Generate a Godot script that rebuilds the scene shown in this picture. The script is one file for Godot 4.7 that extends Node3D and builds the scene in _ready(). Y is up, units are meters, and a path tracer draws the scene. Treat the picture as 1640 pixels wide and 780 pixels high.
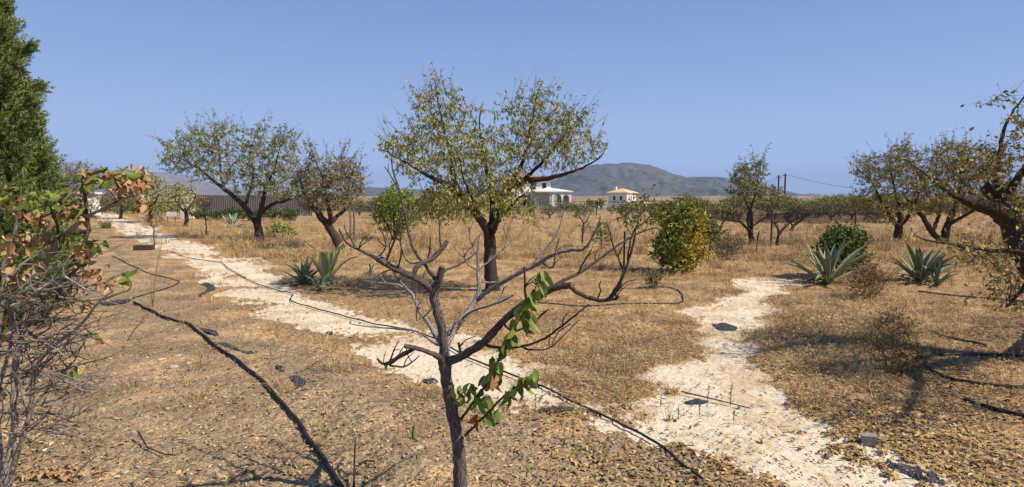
extends Node3D
# Dry almond orchard with a chalky dirt path. y up, metres; the camera stands over the origin and looks along -z.

const FPX := 911.0          # focal length in pixels of the 1640 x 780 photograph
const PITCH := 0.0789       # camera tilt, radians downwards
const EYE := 1.6

var taken := {}
var nz_low := FastNoiseLite.new()
var nz_mid := FastNoiseLite.new()
var nz_fine := FastNoiseLite.new()
var poly_main := PackedVector2Array()
var poly_branch := PackedVector2Array()
var M := {}
var LEAF := {}

class MB:
	var v := PackedVector3Array()
	var n := PackedVector3Array()
	var uv := PackedVector2Array()
	var c := PackedColorArray()
	var i := PackedInt32Array()

	func tube(p: PackedVector3Array, r: PackedFloat32Array, sides: int, col := Color.WHITE, rough := 0.0, ns: FastNoiseLite = null, cap_col := Color(-1, 0, 0)) -> void:
		var cnt := p.size()
		if cnt < 2:
			return
		var t := (p[1] - p[0]).normalized()
		var a := t.cross(Vector3(0.31, 0.27, 0.91)).normalized()
		var first := v.size()
		var along := 0.0
		for k in cnt:
			var t2 := t
			if k < cnt - 1 and k > 0:
				t2 = (p[k + 1] - p[k - 1]).normalized()
			elif k > 0:
				t2 = (p[k] - p[k - 1]).normalized()
			if k > 0:
				along += p[k].distance_to(p[k - 1])
			a = (a - t2 * a.dot(t2)).normalized()
			var b := t2.cross(a)
			t = t2
			for s in sides + 1:
				var an := TAU * s / sides
				var dir := a * cos(an) + b * sin(an)
				var rr := r[k]
				if ns and s < sides:
					var q := (p[k] + dir * rr) * 14.0
					rr *= 1.0 + rough * ns.get_noise_3d(q.x, q.y, q.z)
				elif ns:
					var q2 := (p[k] + (a) * rr) * 14.0
					rr *= 1.0 + rough * ns.get_noise_3d(q2.x, q2.y, q2.z)
				v.append(p[k] + dir * rr)
				n.append(dir)
				uv.append(Vector2(float(s) / sides * maxf(1.0, roundf(r[0] * TAU / 0.12)), along / 0.35))
				c.append(col)
		for k in cnt - 1:
			var o := first + k * (sides + 1)
			for s in sides:
				var q := o + s
				i.append_array([q, q + sides + 1, q + 1, q + 1, q + sides + 1, q + sides + 2])
		var cc := col if cap_col.r < 0 else cap_col
		var o2 := v.size()
		var last := first + (cnt - 1) * (sides + 1)
		v.append(p[cnt - 1] + t * r[cnt - 1] * 0.25)
		n.append(t)
		uv.append(Vector2(0.5, along / 0.35))
		c.append(cc)
		for s in sides + 1:
			v.append(v[last + s])
			n.append(t)
			uv.append(Vector2(float(s) / sides, along / 0.35))
			c.append(cc)
		for s in sides:
			i.append_array([o2, o2 + 2 + s, o2 + 1 + s])

	func quad(p0: Vector3, p1: Vector3, p2: Vector3, p3: Vector3, col := Color.WHITE) -> void:
		var nn := (p2 - p0).cross(p1 - p0).normalized()
		var o := v.size()
		for q: Vector3 in [p0, p1, p2, p3]:
			v.append(q)
			n.append(nn)
			c.append(col)
		uv.append_array([Vector2(0, 0), Vector2(p0.distance_to(p1), 0), Vector2(p0.distance_to(p1), p1.distance_to(p2)), Vector2(0, p1.distance_to(p2))])
		i.append_array([o, o + 1, o + 2, o, o + 2, o + 3])

	func tri(p0: Vector3, p1: Vector3, p2: Vector3, col := Color.WHITE) -> void:
		var nn := (p2 - p0).cross(p1 - p0).normalized()
		var o := v.size()
		for q: Vector3 in [p0, p1, p2]:
			v.append(q)
			n.append(nn)
			c.append(col)
			uv.append(Vector2(q.x + q.z, q.y))
		i.append_array([o, o + 1, o + 2])

	func box(lo: Vector3, hi: Vector3, x := Transform3D(), col := Color.WHITE) -> void:
		var q := []
		for k in 8:
			q.append(x * Vector3(hi.x if k & 1 else lo.x, hi.y if k & 2 else lo.y, hi.z if k & 4 else lo.z))
		quad(q[4], q[6], q[7], q[5], col)
		quad(q[1], q[3], q[2], q[0], col)
		quad(q[0], q[2], q[6], q[4], col)
		quad(q[5], q[7], q[3], q[1], col)
		quad(q[2], q[3], q[7], q[6], col)
		quad(q[0], q[4], q[5], q[1], col)

	func mesh(m: Material) -> ArrayMesh:
		var a := []
		a.resize(Mesh.ARRAY_MAX)
		a[Mesh.ARRAY_VERTEX] = v
		a[Mesh.ARRAY_NORMAL] = n
		a[Mesh.ARRAY_TEX_UV] = uv
		a[Mesh.ARRAY_COLOR] = c
		a[Mesh.ARRAY_INDEX] = i
		var me := ArrayMesh.new()
		me.add_surface_from_arrays(Mesh.PRIMITIVE_TRIANGLES, a)
		me.surface_set_material(0, m)
		return me

# ---------------------------------------------------------------- places
func P(px: float, py: float, d: float) -> Vector3:      # the point that far ahead in that direction
	var x := (px - 820.0) / FPX
	var y := -(py - 390.0) / FPX
	var dy := y * cos(PITCH) - sin(PITCH)
	var dz := y * sin(PITCH) + cos(PITCH)
	return Vector3(x * d / dz, EYE + dy * d / dz, -d)

func depth(py: float) -> float:                         # how far ahead the flat ground lies in that row
	var y := -(py - 390.0) / FPX
	return EYE / (sin(PITCH) - y * cos(PITCH)) * (y * sin(PITCH) + cos(PITCH))

func G(px: float, py: float, up := 0.0) -> Vector3:     # on the ground
	var p := P(px, py, depth(py))
	p.y = H(p.x, p.z) + up
	return p

func H(x: float, z: float) -> float:
	var d := sqrt(x * x + z * z)
	var h := nz_low.get_noise_2d(x, z) * 0.07 * smoothstep(1.0, 6.0, d)
	var b := absf((x + 1.35) * 0.72 + (z + 4.6) * -0.42) # the low earth bank beside the path
	if b < 0.5 and d < 9.0:
		h += 0.05 * (1.0 - b / 0.5) * (1.0 - b / 0.5) * smoothstep(9.0, 6.0, d)
	if d > 250.0:
		h += 14.0 * smoothstep(250.0, 3200.0, d)
	return h

func in_path(x: float, z: float) -> bool:
	if z > -2.0 or z < -75.0:
		return false
	var w := minf(1.0, -z / 14.0)
	var q := Vector2(x + nz_mid.get_noise_2d(x * 0.8, z * 0.8) * 0.42 * (0.5 + w) + nz_fine.get_noise_2d(x, z) * 0.16, z + nz_mid.get_noise_2d(x * 0.8 + 40.0, z * 0.8) * 0.42 * (0.5 + w) + nz_fine.get_noise_2d(x + 9.0, z) * 0.16)
	if nz_mid.get_noise_2d(x * 0.55 + 80.0, z * 0.75) + nz_fine.get_noise_2d(x * 1.4 + 2.0, z * 1.4) * 0.45 > 0.34:   # earth showing through
		return Geometry2D.is_point_in_polygon(q, poly_branch)
	return Geometry2D.is_point_in_polygon(q, poly_main) or Geometry2D.is_point_in_polygon(q, poly_branch)

func lin(r: float, g: float, b: float) -> Color:        # a real-world base colour for albedo_color
	return Color(r, g, b).linear_to_srgb()

# ---------------------------------------------------------------- names and tags
func numbered(called: String) -> String:
	var k: int = taken.get(called, -1) + 1
	taken[called] = k
	return called if k == 0 else "%s_%03d" % [called, k]

func tag(o: Node, label: String, category: String, group := "", kind := "") -> void:
	o.set_meta("label", label)
	o.set_meta("category", category)
	if group:
		o.set_meta("group", group)
	if kind:
		o.set_meta("kind", kind)

func thing(called: String, label: String, category: String, at := Vector3.ZERO, group := "") -> Node3D:
	var o := Node3D.new()
	o.name = numbered(called)
	add_child(o)
	o.position = at
	tag(o, label, category, group)
	return o

func obj(called: String, me: Mesh, parent: Node = null) -> MeshInstance3D:
	var o := MeshInstance3D.new()
	o.mesh = me
	if parent:
		o.name = called
		parent.add_child(o, true)
	else:
		o.name = numbered(called)
		add_child(o)
	return o

func scatter(called: String, me: Mesh, buf: PackedFloat32Array, parent: Node = null) -> MultiMeshInstance3D:
	var mm := MultiMesh.new()
	mm.transform_format = MultiMesh.TRANSFORM_3D
	mm.use_colors = true
	mm.mesh = me
	mm.instance_count = buf.size() / 16
	mm.buffer = buf
	var o := MultiMeshInstance3D.new()
	o.multimesh = mm
	o.set_meta("kind", "stuff")
	if parent:
		o.name = called
		parent.add_child(o, true)
	else:
		o.name = numbered(called)
		add_child(o)
	return o

func put(buf: PackedFloat32Array, b: Basis, o: Vector3, c: Color) -> void:
	buf.append_array([b.x.x, b.y.x, b.z.x, o.x, b.x.y, b.y.y, b.z.y, o.y, b.x.z, b.y.z, b.z.z, o.z, c.r, c.g, c.b, 1.0])

func aim(dir: Vector3, roll: float) -> Basis:           # y along dir, turned about it
	var y := dir.normalized()
	var x := y.cross(Vector3(0.13, 0.21, 0.97) if absf(y.z) < 0.9 else Vector3(1, 0, 0)).normalized()
	var z := x.cross(y)
	return Basis(x * cos(roll) + z * sin(roll), y, z * cos(roll) - x * sin(roll))

func rdir(r: RandomNumberGenerator) -> Vector3:
	return Vector3(r.randfn(), r.randfn(), r.randfn()).normalized()

func pick(r: RandomNumberGenerator, pal: Array, vary := 0.18) -> Color:
	var c: Color = pal[r.randi() % pal.size()]
	var k := 1.0 + r.randf_range(-vary, vary)
	return Color(c.r * k * r.randf_range(0.93, 1.07), c.g * k, c.b * k * r.randf_range(0.9, 1.1))

# ---------------------------------------------------------------- materials
func noise_tex(freq: float, lo: float, hi: float, oct := 5, seed_ := 1, kind := FastNoiseLite.TYPE_SIMPLEX_SMOOTH, size := 512) -> NoiseTexture2D:
	var f := FastNoiseLite.new()
	f.noise_type = kind
	f.frequency = freq
	f.fractal_octaves = oct
	f.seed = seed_
	var t := NoiseTexture2D.new()
	t.width = size
	t.height = size
	t.seamless = true
	t.noise = f
	var g := Gradient.new()
	g.set_color(0, Color(lo, lo, lo))
	g.set_color(1, Color(hi, hi, hi))
	t.color_ramp = g
	return t

func bark_tex() -> ImageTexture:                        # grey-brown bark with long cracks; grey values only tint the vertex colour
	var f := FastNoiseLite.new()
	f.frequency = 0.05
	f.seed = 4
	f.fractal_octaves = 4
	var w := 256
	var by := PackedByteArray()
	by.resize(w * w * 3)
	for y in w:
		for x in w:
			var a := TAU * x / w
			var b := TAU * y / w
			var q := absf(f.get_noise_3d(cos(a) * 60.0, sin(a) * 60.0 + 11.0 * sin(b), 14.0 * cos(b)))
			var s := f.get_noise_3d(cos(a) * 160.0 + 300.0, sin(a) * 160.0 + 60.0 * sin(b), 60.0 * cos(b))
			var k := clampf(0.46 + 1.5 * q + 0.6 * s, 0.15, 1.0)
			by[(y * w + x) * 3] = int(255 * k)
			by[(y * w + x) * 3 + 1] = int(250 * k)
			by[(y * w + x) * 3 + 2] = int(245 * k)
	return ImageTexture.create_from_image(Image.create_from_data(w, w, false, Image.FORMAT_RGB8, by))

func grit_tex(size: int, grains: int, rmin: float, rmax: float, base: float, spread: float, seed_: int) -> ImageTexture:   # tiling grains of sand and gravel
	var r := RandomNumberGenerator.new()
	r.seed = seed_
	var by := PackedByteArray()
	by.resize(size * size * 3)
	for k in size * size:
		var q := clampf(base + r.randfn() * spread * 0.6, 0.1, 1.0)
		by[k * 3] = int(255 * q)
		by[k * 3 + 1] = int(253 * q)
		by[k * 3 + 2] = int(250 * q)
	for g in grains:
		var cx := r.randi() % size
		var cy := r.randi() % size
		var ra := lerpf(rmin, rmax, pow(r.randf(), 2.5))
		var rb := ra * r.randf_range(0.5, 1.0)
		var q := clampf(base + r.randfn() * spread, 0.12, 1.0)
		var warm := r.randf_range(0.86, 1.04)
		var an := r.randf() * PI
		var ca := cos(an)
		var sa := sin(an)
		var m := ceili(ra)
		for y in range(-m, m + 1):
			for x in range(-m, m + 1):
				var u := (x * ca + y * sa) / ra
				var w := (y * ca - x * sa) / rb
				if u * u + w * w <= 1.0:
					var at := (posmod(cy + y, size) * size + posmod(cx + x, size)) * 3
					by[at] = int(255 * q)
					by[at + 1] = mini(255, int(252 * q * (0.5 + warm * 0.5)))
					by[at + 2] = mini(255, int(248 * q * warm))
	return ImageTexture.create_from_image(Image.create_from_data(size, size, false, Image.FORMAT_RGB8, by))

func flat(c: Color, rough := 0.9, vertex := false) -> StandardMaterial3D:
	var m := StandardMaterial3D.new()
	m.albedo_color = c
	m.roughness = rough
	m.vertex_color_use_as_albedo = vertex
	m.metallic_specular = 0.3
	return m

func leafy(back: Color, rough := 0.55) -> StandardMaterial3D:
	var m := flat(Color.WHITE, rough, true)
	m.backlight_enabled = true
	m.backlight = back
	m.cull_mode = BaseMaterial3D.CULL_DISABLED
	return m

func materials() -> void:
	var grit := grit_tex(1024, 60000, 0.8, 6.0, 0.80, 0.17, 7)
	var fine := grit_tex(512, 12000, 0.8, 3.5, 0.93, 0.09, 9)
	var g := flat(Color.WHITE, 0.97, true)
	g.albedo_texture = grit
	g.uv1_scale = Vector3(1.0 / 1.9, 1.0 / 1.9, 1)
	g.heightmap_enabled = true
	g.heightmap_texture = grit
	g.heightmap_scale = 0.5
	g.metallic_specular = 0.15
	M.ground = g
	var p := flat(Color.WHITE, 0.97, true)
	p.albedo_texture = fine
	p.uv1_scale = Vector3(1.0 / 0.9, 1.0 / 0.9, 1)
	p.heightmap_enabled = true
	p.heightmap_texture = fine
	p.heightmap_scale = 0.35
	p.metallic_specular = 0.15
	M.path = p
	var bt := bark_tex()
	var b := flat(Color.WHITE, 0.92, true)
	b.albedo_texture = bt
	b.heightmap_enabled = true
	b.heightmap_texture = bt
	b.heightmap_scale = 0.25
	b.metallic_specular = 0.25
	M.bark = b
	M.leaf = leafy(lin(0.16, 0.17, 0.05))
	M.dry = leafy(lin(0.20, 0.15, 0.07), 0.8)
	M.plain = flat(Color.WHITE, 0.85, true)
	M.hill = flat(Color.WHITE, 1.0, true)
	M.hill.metallic_specular = 0.0
	M.agave = flat(Color.WHITE, 0.5, true)
	M.rubber = flat(lin(0.028, 0.027, 0.026), 0.62)
	M.fabric = flat(lin(0.10, 0.105, 0.125), 0.8)
	M.fabric.albedo_texture = noise_tex(0.05, 0.45, 1.0, 4, 3)
	M.fabric.uv1_triplanar = true
	var st := flat(Color.WHITE, 0.95, true)
	st.albedo_texture = noise_tex(0.02, 0.72, 1.0, 5, 5)
	st.uv1_triplanar = true
	st.uv1_scale = Vector3(3, 3, 3)
	M.stone = st
	var pl := flat(lin(0.80, 0.78, 0.73), 0.9)
	pl.albedo_texture = noise_tex(0.01, 0.9, 1.0, 5, 8)
	pl.uv1_triplanar = true
	M.plaster = pl
	M.tile = flat(lin(0.50, 0.27, 0.17), 0.9)
	M.tile.albedo_texture = noise_tex(0.03, 0.7, 1.0, 3, 6)
	M.tile.uv1_triplanar = true
	M.glass = flat(lin(0.03, 0.035, 0.04), 0.15)
	M.iron = flat(lin(0.09, 0.07, 0.055), 0.8)
	M.metal_sheet = flat(lin(0.22, 0.20, 0.19), 0.6)
	M.metal_sheet.albedo_texture = noise_tex(0.02, 0.6, 1.0, 4, 11)
	M.metal_sheet.uv1_triplanar = true
	M.net = flat(lin(0.035, 0.032, 0.038), 0.85)
	M.pole = flat(lin(0.12, 0.09, 0.07), 0.9)
	M.wood = flat(lin(0.13, 0.095, 0.065), 0.9)
	M.wood.albedo_texture = bt
	M.wood.uv1_triplanar = true
	M.wood.uv1_scale = Vector3(3, 3, 3)
	LEAF.lance = leaf_mesh(0.068, 0.02, 0.35, 0.5, 3, 0.9, M.leaf)
	LEAF.lance_dry = leaf_mesh(0.055, 0.018, 0.9, 1.2, 3, 0.9, M.dry)
	LEAF.oval = leaf_mesh(0.05, 0.028, 0.3, 0.35, 3, 1.0, M.leaf)
	LEAF.tiny = leaf_mesh(0.035, 0.014, 0.3, 0.3, 2, 1.0, M.leaf)

func leaf_mesh(l: float, w: float, fold: float, curl: float, segs: int, round_: float, m: Material, wave := 0.0) -> ArrayMesh:   # grows along +y from its stalk, faces +z
	var b := MB.new()
	var y := 0.0
	var z := 0.0
	for k in segs + 1:
		var t := float(k) / segs
		var an := curl * (t - 0.3)
		if k > 0:
			y += l / segs * cos(an)
			z -= l / segs * sin(an)
		var hw := w * 0.5 * pow(sin(PI * clampf(pow(t, round_) * 0.94 + 0.03, 0.0, 1.0)), 0.8)
		var up := sin(fold) * hw
		var wv := sin(t * 9.0) * wave * w
		b.v.append_array([Vector3(-hw * cos(fold), y, z + up + wv), Vector3(0, y, z), Vector3(hw * cos(fold), y, z + up - wv)])
		var nn := Vector3(0, sin(an), cos(an))
		b.n.append_array([(nn + Vector3(sin(fold), 0, 0)).normalized(), nn, (nn - Vector3(sin(fold), 0, 0)).normalized()])
		for s in 3:
			b.uv.append(Vector2(s * 0.5, t))
			b.c.append(Color.WHITE)
		if k > 0:
			var o := (k - 1) * 3
			for s in 2:
				b.i.append_array([o + s, o + s + 3, o + s + 1, o + s + 1, o + s + 3, o + s + 4])
	return b.mesh(m)

# ---------------------------------------------------------------- trees: limbs laid out by hand, then branches that grow towards points spread through the crown
func smooth_line(pts: PackedVector3Array, rad: PackedFloat32Array, step: float, r: RandomNumberGenerator, wob: float) -> Array:
	var op := PackedVector3Array()
	var orr := PackedFloat32Array()
	var m := pts.size()
	for k in m - 1:
		var p0 := pts[maxi(k - 1, 0)]
		var p1 := pts[k]
		var p2 := pts[k + 1]
		var p3 := pts[mini(k + 2, m - 1)]
		var c := maxi(1, ceili(p1.distance_to(p2) / step))
		for j in c:
			var t := float(j) / c
			var q := p1.cubic_interpolate(p2, p0, p3, t)
			var rr := lerpf(rad[k], rad[k + 1], t)
			if not (k == 0 and j == 0):
				q += rdir(r) * wob * step * 0.3
			op.append(q)
			orr.append(rr)
	op.append(pts[m - 1])
	orr.append(rad[m - 1])
	return [op, orr]

var two_tone: Array = []

# guides: lists of [px, py, depth offset, radius]; blobs: [px, py, half width px, half height px, half depth m, depth offset, points]
func tree(called: String, label: String, category: String, bx: float, d: float, guides: Array, blobs: Array, opt := {}, group := "") -> Node3D:
	var r := RandomNumberGenerator.new()
	r.seed = opt.get("seed", 1)
	var step: float = opt.get("step", 0.13)
	var infl: float = opt.get("infl", 0.9)
	var kill: float = opt.get("kill", 0.2)
	var rich: float = opt.get("rich", 2.3)
	kill *= opt.get("tight", 0.72)
	var bark: Color = opt.get("bark", Color(0.10, 0.083, 0.068))
	var thin: float = opt.get("thin", 0.008)
	var base := P(bx, 400, d)
	base.y = H(base.x, base.z)
	var t := thing(called, label, category, base, group)
	var pos := PackedVector3Array()
	var par := PackedInt32Array()
	var rad := PackedFloat32Array()
	var limb := PackedInt32Array()
	for gi in guides.size():
		var pts := PackedVector3Array()
		var rs := PackedFloat32Array()
		for q in guides[gi]:
			var w := P(q[0], q[1], d + q[2])
			if pts.is_empty() and (gi == 0 or q.size() > 4):
				w.y = H(w.x, w.z) - 0.06
			pts.append(w - base)
			rs.append(q[3] * 0.84)
		var sm := smooth_line(pts, rs, step * 0.9, r, opt.get("wob", 0.35))
		var sp: PackedVector3Array = sm[0]
		var sr: PackedFloat32Array = sm[1]
		var prev := -1
		var start := 0
		if gi > 0 and guides[gi][0].size() < 5:
			var bd := 1e9
			for k in pos.size():
				var q2 := pos[k].distance_squared_to(sp[0])
				if q2 < bd:
					bd = q2
					prev = k
			start = 1
		for k in range(start, sp.size()):
			pos.append(sp[k])
			par.append(prev)
			rad.append(sr[k])
			limb.append(gi)
			prev = pos.size() - 1
	var guided := pos.size()
	var att := PackedVector3Array()
	for b in blobs:
		for k in int(b[6] * rich):
			var u := rdir(r) * pow(r.randf(), 0.4)
			att.append(P(b[0] + u.x * b[2], b[1] + u.y * b[3], d + b[5] + u.z * b[4]) - base)
	var na := att.size()
	var near := PackedInt32Array()
	var nd := PackedFloat32Array()
	near.resize(na)
	nd.resize(na)
	nd.fill(1e9)
	for a in na:
		for k in guided:
			var q := att[a].distance_squared_to(pos[k])
			if q < nd[a] and k > 2:
				nd[a] = q
				near[a] = k
	var i2 := infl * infl
	var k2 := kill * kill
	var up: float = opt.get("up", 0.12)
	for it in 60:
		var sums := {}
		for a in na:
			if nd[a] < i2 and nd[a] > k2:
				var s: Vector3 = sums.get(near[a], Vector3.ZERO)
				sums[near[a]] = s + (att[a] - pos[near[a]]).normalized()
		if sums.is_empty():
			i2 *= 1.6
			if it > 45:
				break
			continue
		var from := pos.size()
		for k: int in sums:
			var s: Vector3 = sums[k]
			var dir := (s.normalized() + rdir(r) * 0.42 + Vector3(0, up, 0)).normalized()
			pos.append(pos[k] + dir * step)
			par.append(k)
			rad.append(0.0)
			limb.append(limb[k])
		var to := pos.size()
		for a in na:
			if nd[a] > k2:
				for k in range(from, to):
					var q := att[a].distance_squared_to(pos[k])
					if q < nd[a]:
						nd[a] = q
						near[a] = k
		if to > int(opt.get("most", 2600)) * 2:
			break
	var cnt := pos.size()
	var area := PackedFloat32Array()
	area.resize(cnt)
	var main := PackedInt32Array()
	main.resize(cnt)
	main.fill(-1)
	var kids := []
	kids.resize(cnt)
	var tipr: float = opt.get("tip", 0.0032)
	for k in range(cnt - 1, -1, -1):
		if area[k] == 0.0:
			area[k] = pow(tipr, 2.3)
		var pr := pow(area[k], 1.0 / 2.3)
		if k >= guided:
			rad[k] = pr
		else:
			rad[k] = maxf(rad[k], minf(pr, rad[k] * 1.15))
		var q := par[k]
		if q >= 0:
			area[q] += area[k]
			if kids[q] == null:
				kids[q] = PackedInt32Array()
			kids[q].append(k)
	for k in cnt:
		if kids[k] != null:
			var best := -1.0
			for c: int in kids[k]:
				var s := rad[c] + (1.0 if c < guided and limb[c] == limb[k] else 0.0)
				if s > best:
					best = s
					main[k] = c
	var wood := {}
	var buf := PackedFloat32Array()
	var pal: Array = opt.get("pal", [Color(0.12, 0.13, 0.035)])
	var dens: float = opt.get("dens", 2.0)
	var ls: float = opt.get("size", 1.0)
	var droop: float = opt.get("droop", 0.8)
	var twigs: float = opt.get("twigs", 0.5)
	var lone: float = opt.get("bare_above", 1e9)
	for k in cnt:
		var head := par[k] < 0 or main[par[k]] != k or limb[par[k]] != limb[k]
		if not wood.has(limb[k]):
			wood[limb[k]] = MB.new()
		if head:
			var cp := PackedVector3Array()
			var cr := PackedFloat32Array()
			if par[k] >= 0:
				cp.append(pos[par[k]])
				cr.append(minf(rad[k] * 1.1, rad[par[k]]))
			var q := k
			while q >= 0:
				cp.append(pos[q])
				cr.append(rad[q])
				q = main[q] if main[q] >= 0 and limb[main[q]] == limb[k] else -1
			var w: MB = wood[limb[k]]
			var sides := 9 if cr[0] > 0.05 else (6 if cr[0] > 0.012 else 4)
			w.tube(cp, cr, sides, bark, 0.22 if cr[0] > 0.03 else 0.0, nz_mid if cr[0] > 0.03 else null)
		if rad[k] < thin and par[k] >= 0:
			var dirk := (pos[k] - pos[par[k]]).normalized()
			var seg := pos[k].distance_to(pos[par[k]])
			for tw in int(twigs * 1.6 + r.randf()):
				var td := (dirk * 0.5 + rdir(r) * 0.8 + Vector3(0, 0.25, 0)).normalized()
				var tl: float = r.randf_range(0.06, 0.26) * opt.get("twig_len", 1.0)
				var e1 := pos[k] + td * tl * 0.5 + rdir(r) * tl * 0.08
				var e2 := e1 + (td + rdir(r) * 0.4).normalized() * tl * 0.5
				wood[limb[k]].tube(PackedVector3Array([pos[k], e1, e2]), PackedFloat32Array([tipr * 0.8, tipr * 0.65, tipr * 0.4]), 3, bark)
				for j in int(dens * 2.0 + r.randf()):
					var f := r.randf_range(0.2, 1.0)
					leaf_at(buf, r, pos[k].lerp(e2, f), td, droop, ls, pal)
			for j in int(dens + r.randf()):
				leaf_at(buf, r, pos[k] - dirk * seg * r.randf(), dirk, droop, ls, pal)
	var mid := Vector3.ZERO                              # long young shoots standing out of the crown
	for a in na:
		mid += att[a] / na
	var left := int(opt.get("shoots", 0))
	var tries := 0
	while left > 0 and tries < 4000:
		tries += 1
		var k := guided + r.randi() % maxi(1, cnt - guided)
		if k >= cnt or rad[k] > thin:
			continue
		var out := pos[k] - mid
		if out.y < -0.15 * out.length() or out.length() < opt.get("crown", 1.0):
			continue
		left -= 1
		var sd := (out.normalized() * 0.7 + Vector3(0, 0.9, 0) + rdir(r) * 0.55).normalized()
		var sl: float = r.randf_range(0.25, 0.75) * opt.get("shoot_len", 1.0)
		var sp := PackedVector3Array([pos[k]])
		var srr := PackedFloat32Array([tipr * 1.3])
		var q0 := pos[k]
		for j in 4:
			q0 += (sd + rdir(r) * 0.22).normalized() * sl * 0.25
			sp.append(q0)
			srr.append(tipr * (1.1 - 0.2 * j))
			for m in int(dens * 1.6 * r.randf()):
				leaf_at(buf, r, q0 - sd * sl * 0.25 * r.randf(), sd, droop * 0.6, ls, pal)
		wood[limb[k]].tube(sp, srr, 4, bark)
	for gi in guides.size():
		if wood.has(gi) and wood[gi].i.size():
			obj("trunk" if gi == 0 else opt.get("limb_name", "limb"), wood[gi].mesh(M.bark), t)
	if buf.size():
		scatter("foliage", opt.get("leaf", LEAF.lance), buf, t)
	return t

func leaf_at(buf: PackedFloat32Array, r: RandomNumberGenerator, p: Vector3, along: Vector3, droop: float, ls: float, pal: Array) -> void:
	if two_tone and p.x + nz_mid.get_noise_3d(p.x * 2.0, p.y * 2.0, p.z * 2.0) * 0.5 > -0.1 + maxf(0.0, p.y - 0.75) * 1.1:
		pal = two_tone                                   # the turned, yellow side of a bush
	var dir := (along * 0.3 + rdir(r) * 0.75 + Vector3(0, -droop, 0)).normalized()
	var s := ls * r.randf_range(0.6, 1.25)
	put(buf, aim(dir, r.randf() * TAU) * Basis.from_scale(Vector3(s * r.randf_range(0.8, 1.2), s, s)), p + rdir(r) * 0.012, pick(r, pal, 0.28))

func copy_thing(o: Node3D, at: Vector3, turn: float, sc: float, label: String, group: String) -> Node3D:
	var c: Node3D = o.duplicate()
	var called := String(o.name)
	if called.length() > 4 and called.substr(called.length() - 4, 1) == "_" and called.right(3).is_valid_int():
		called = called.left(called.length() - 4)
	c.name = numbered(called)
	add_child(c)
	c.position = at
	c.rotation.y = turn
	c.scale = Vector3.ONE * sc
	c.set_meta("label", label)
	c.set_meta("group", group)
	return c

# ---------------------------------------------------------------- the ground
func edge_px(y: float) -> float:                        # where the bare earth ends and the path begins
	var t := [[20, 130], [26, 148], [54, 196], [78, 246], [102, 300], [127, 335], [172, 385], [212, 480], [257, 600], [302, 700], [350, 850], [372, 985], [427, 1190], [480, 1290], [700, 1500]]
	for k in t.size() - 1:
		if y < t[k + 1][0]:
			return lerpf(t[k][1], t[k + 1][1], clampf((y - t[k][0]) / float(t[k + 1][0] - t[k][0]), 0.0, 1.0))
	return 1500.0

func ground_color(x: float, z: float, d: float) -> Color:
	var n1 := nz_low.get_noise_2d(x * 1.6 + 70.0, z * 1.6)
	var n2 := nz_mid.get_noise_2d(x * 1.3, z * 1.3 + 33.0)
	var n3 := nz_fine.get_noise_2d(x * 1.7, z * 1.7 + 5.0)
	var c := Color(0.40, 0.275, 0.145)                                       # tan earth
	var orchard := -z + nz_low.get_noise_2d(x * 0.3, 500.0) * 14.0 < 72.0
	if orchard:
		if z < -1.0:
			var y := EYE * FPX / -z
			var e := edge_px(y) - (820.0 + FPX * x / -z)
			if e > 60.0 + n2 * 160.0 + n3 * 90.0:                              # gravelly soil, with a ragged border
				c = Color(0.34, 0.262, 0.165)
		c = c.lerp(Color(0.52, 0.365, 0.19), smoothstep(0.1, 0.5, n2 + n1 * 0.6) * 0.7)
		c = c.lerp(Color(0.24, 0.165, 0.10), smoothstep(0.02, 0.5, -n2 + n3 * 0.8) * 0.7)
	else:                                                                   # the plain: stubble, fallow fields and scrub
		var f1 := nz_low.get_noise_2d(x * 0.030, z * 0.055 + 900.0)
		var f2 := nz_low.get_noise_2d(x * 0.16, z * 0.09 + 300.0)
		c = Color(0.42, 0.315, 0.18).lerp(Color(0.17, 0.165, 0.085), smoothstep(-0.1, 0.25, f1 + f2 * 0.6))
		c = c.lerp(Color(0.50, 0.37, 0.235), smoothstep(0.18, 0.32, -f1 + f2 * 0.3))
	var k := (1.0 + n3 * 0.22 + n2 * 0.1) * 1.5
	return Color(clampf(c.r * k, 0, 1), clampf(c.g * k, 0, 1), clampf(c.b * k, 0, 1))

func path_color(x: float, z: float) -> Color:
	var n2 := nz_mid.get_noise_2d(x * 1.1 + 11.0, z * 1.1)
	var n3 := nz_fine.get_noise_2d(x * 2.1, z * 2.1)
	var n4 := nz_fine.get_noise_2d(x * 6.0 + 3.0, z * 6.0)
	var c := Color(0.71, 0.625, 0.47)
	c = c.lerp(Color(0.55, 0.42, 0.26), smoothstep(0.0, 0.4, n2 + n3 * 0.5) * 0.75)
	c = c.lerp(Color(0.40, 0.285, 0.17), smoothstep(0.2, 0.5, n4 + n3 * 0.4 + n2 * 0.3) * 0.6)
	var k := (1.0 + n3 * 0.07 + n4 * 0.07) * 1.18
	return Color(clampf(c.r * k, 0, 1), clampf(c.g * k, 0, 1), clampf(c.b * k, 0, 1))

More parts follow.
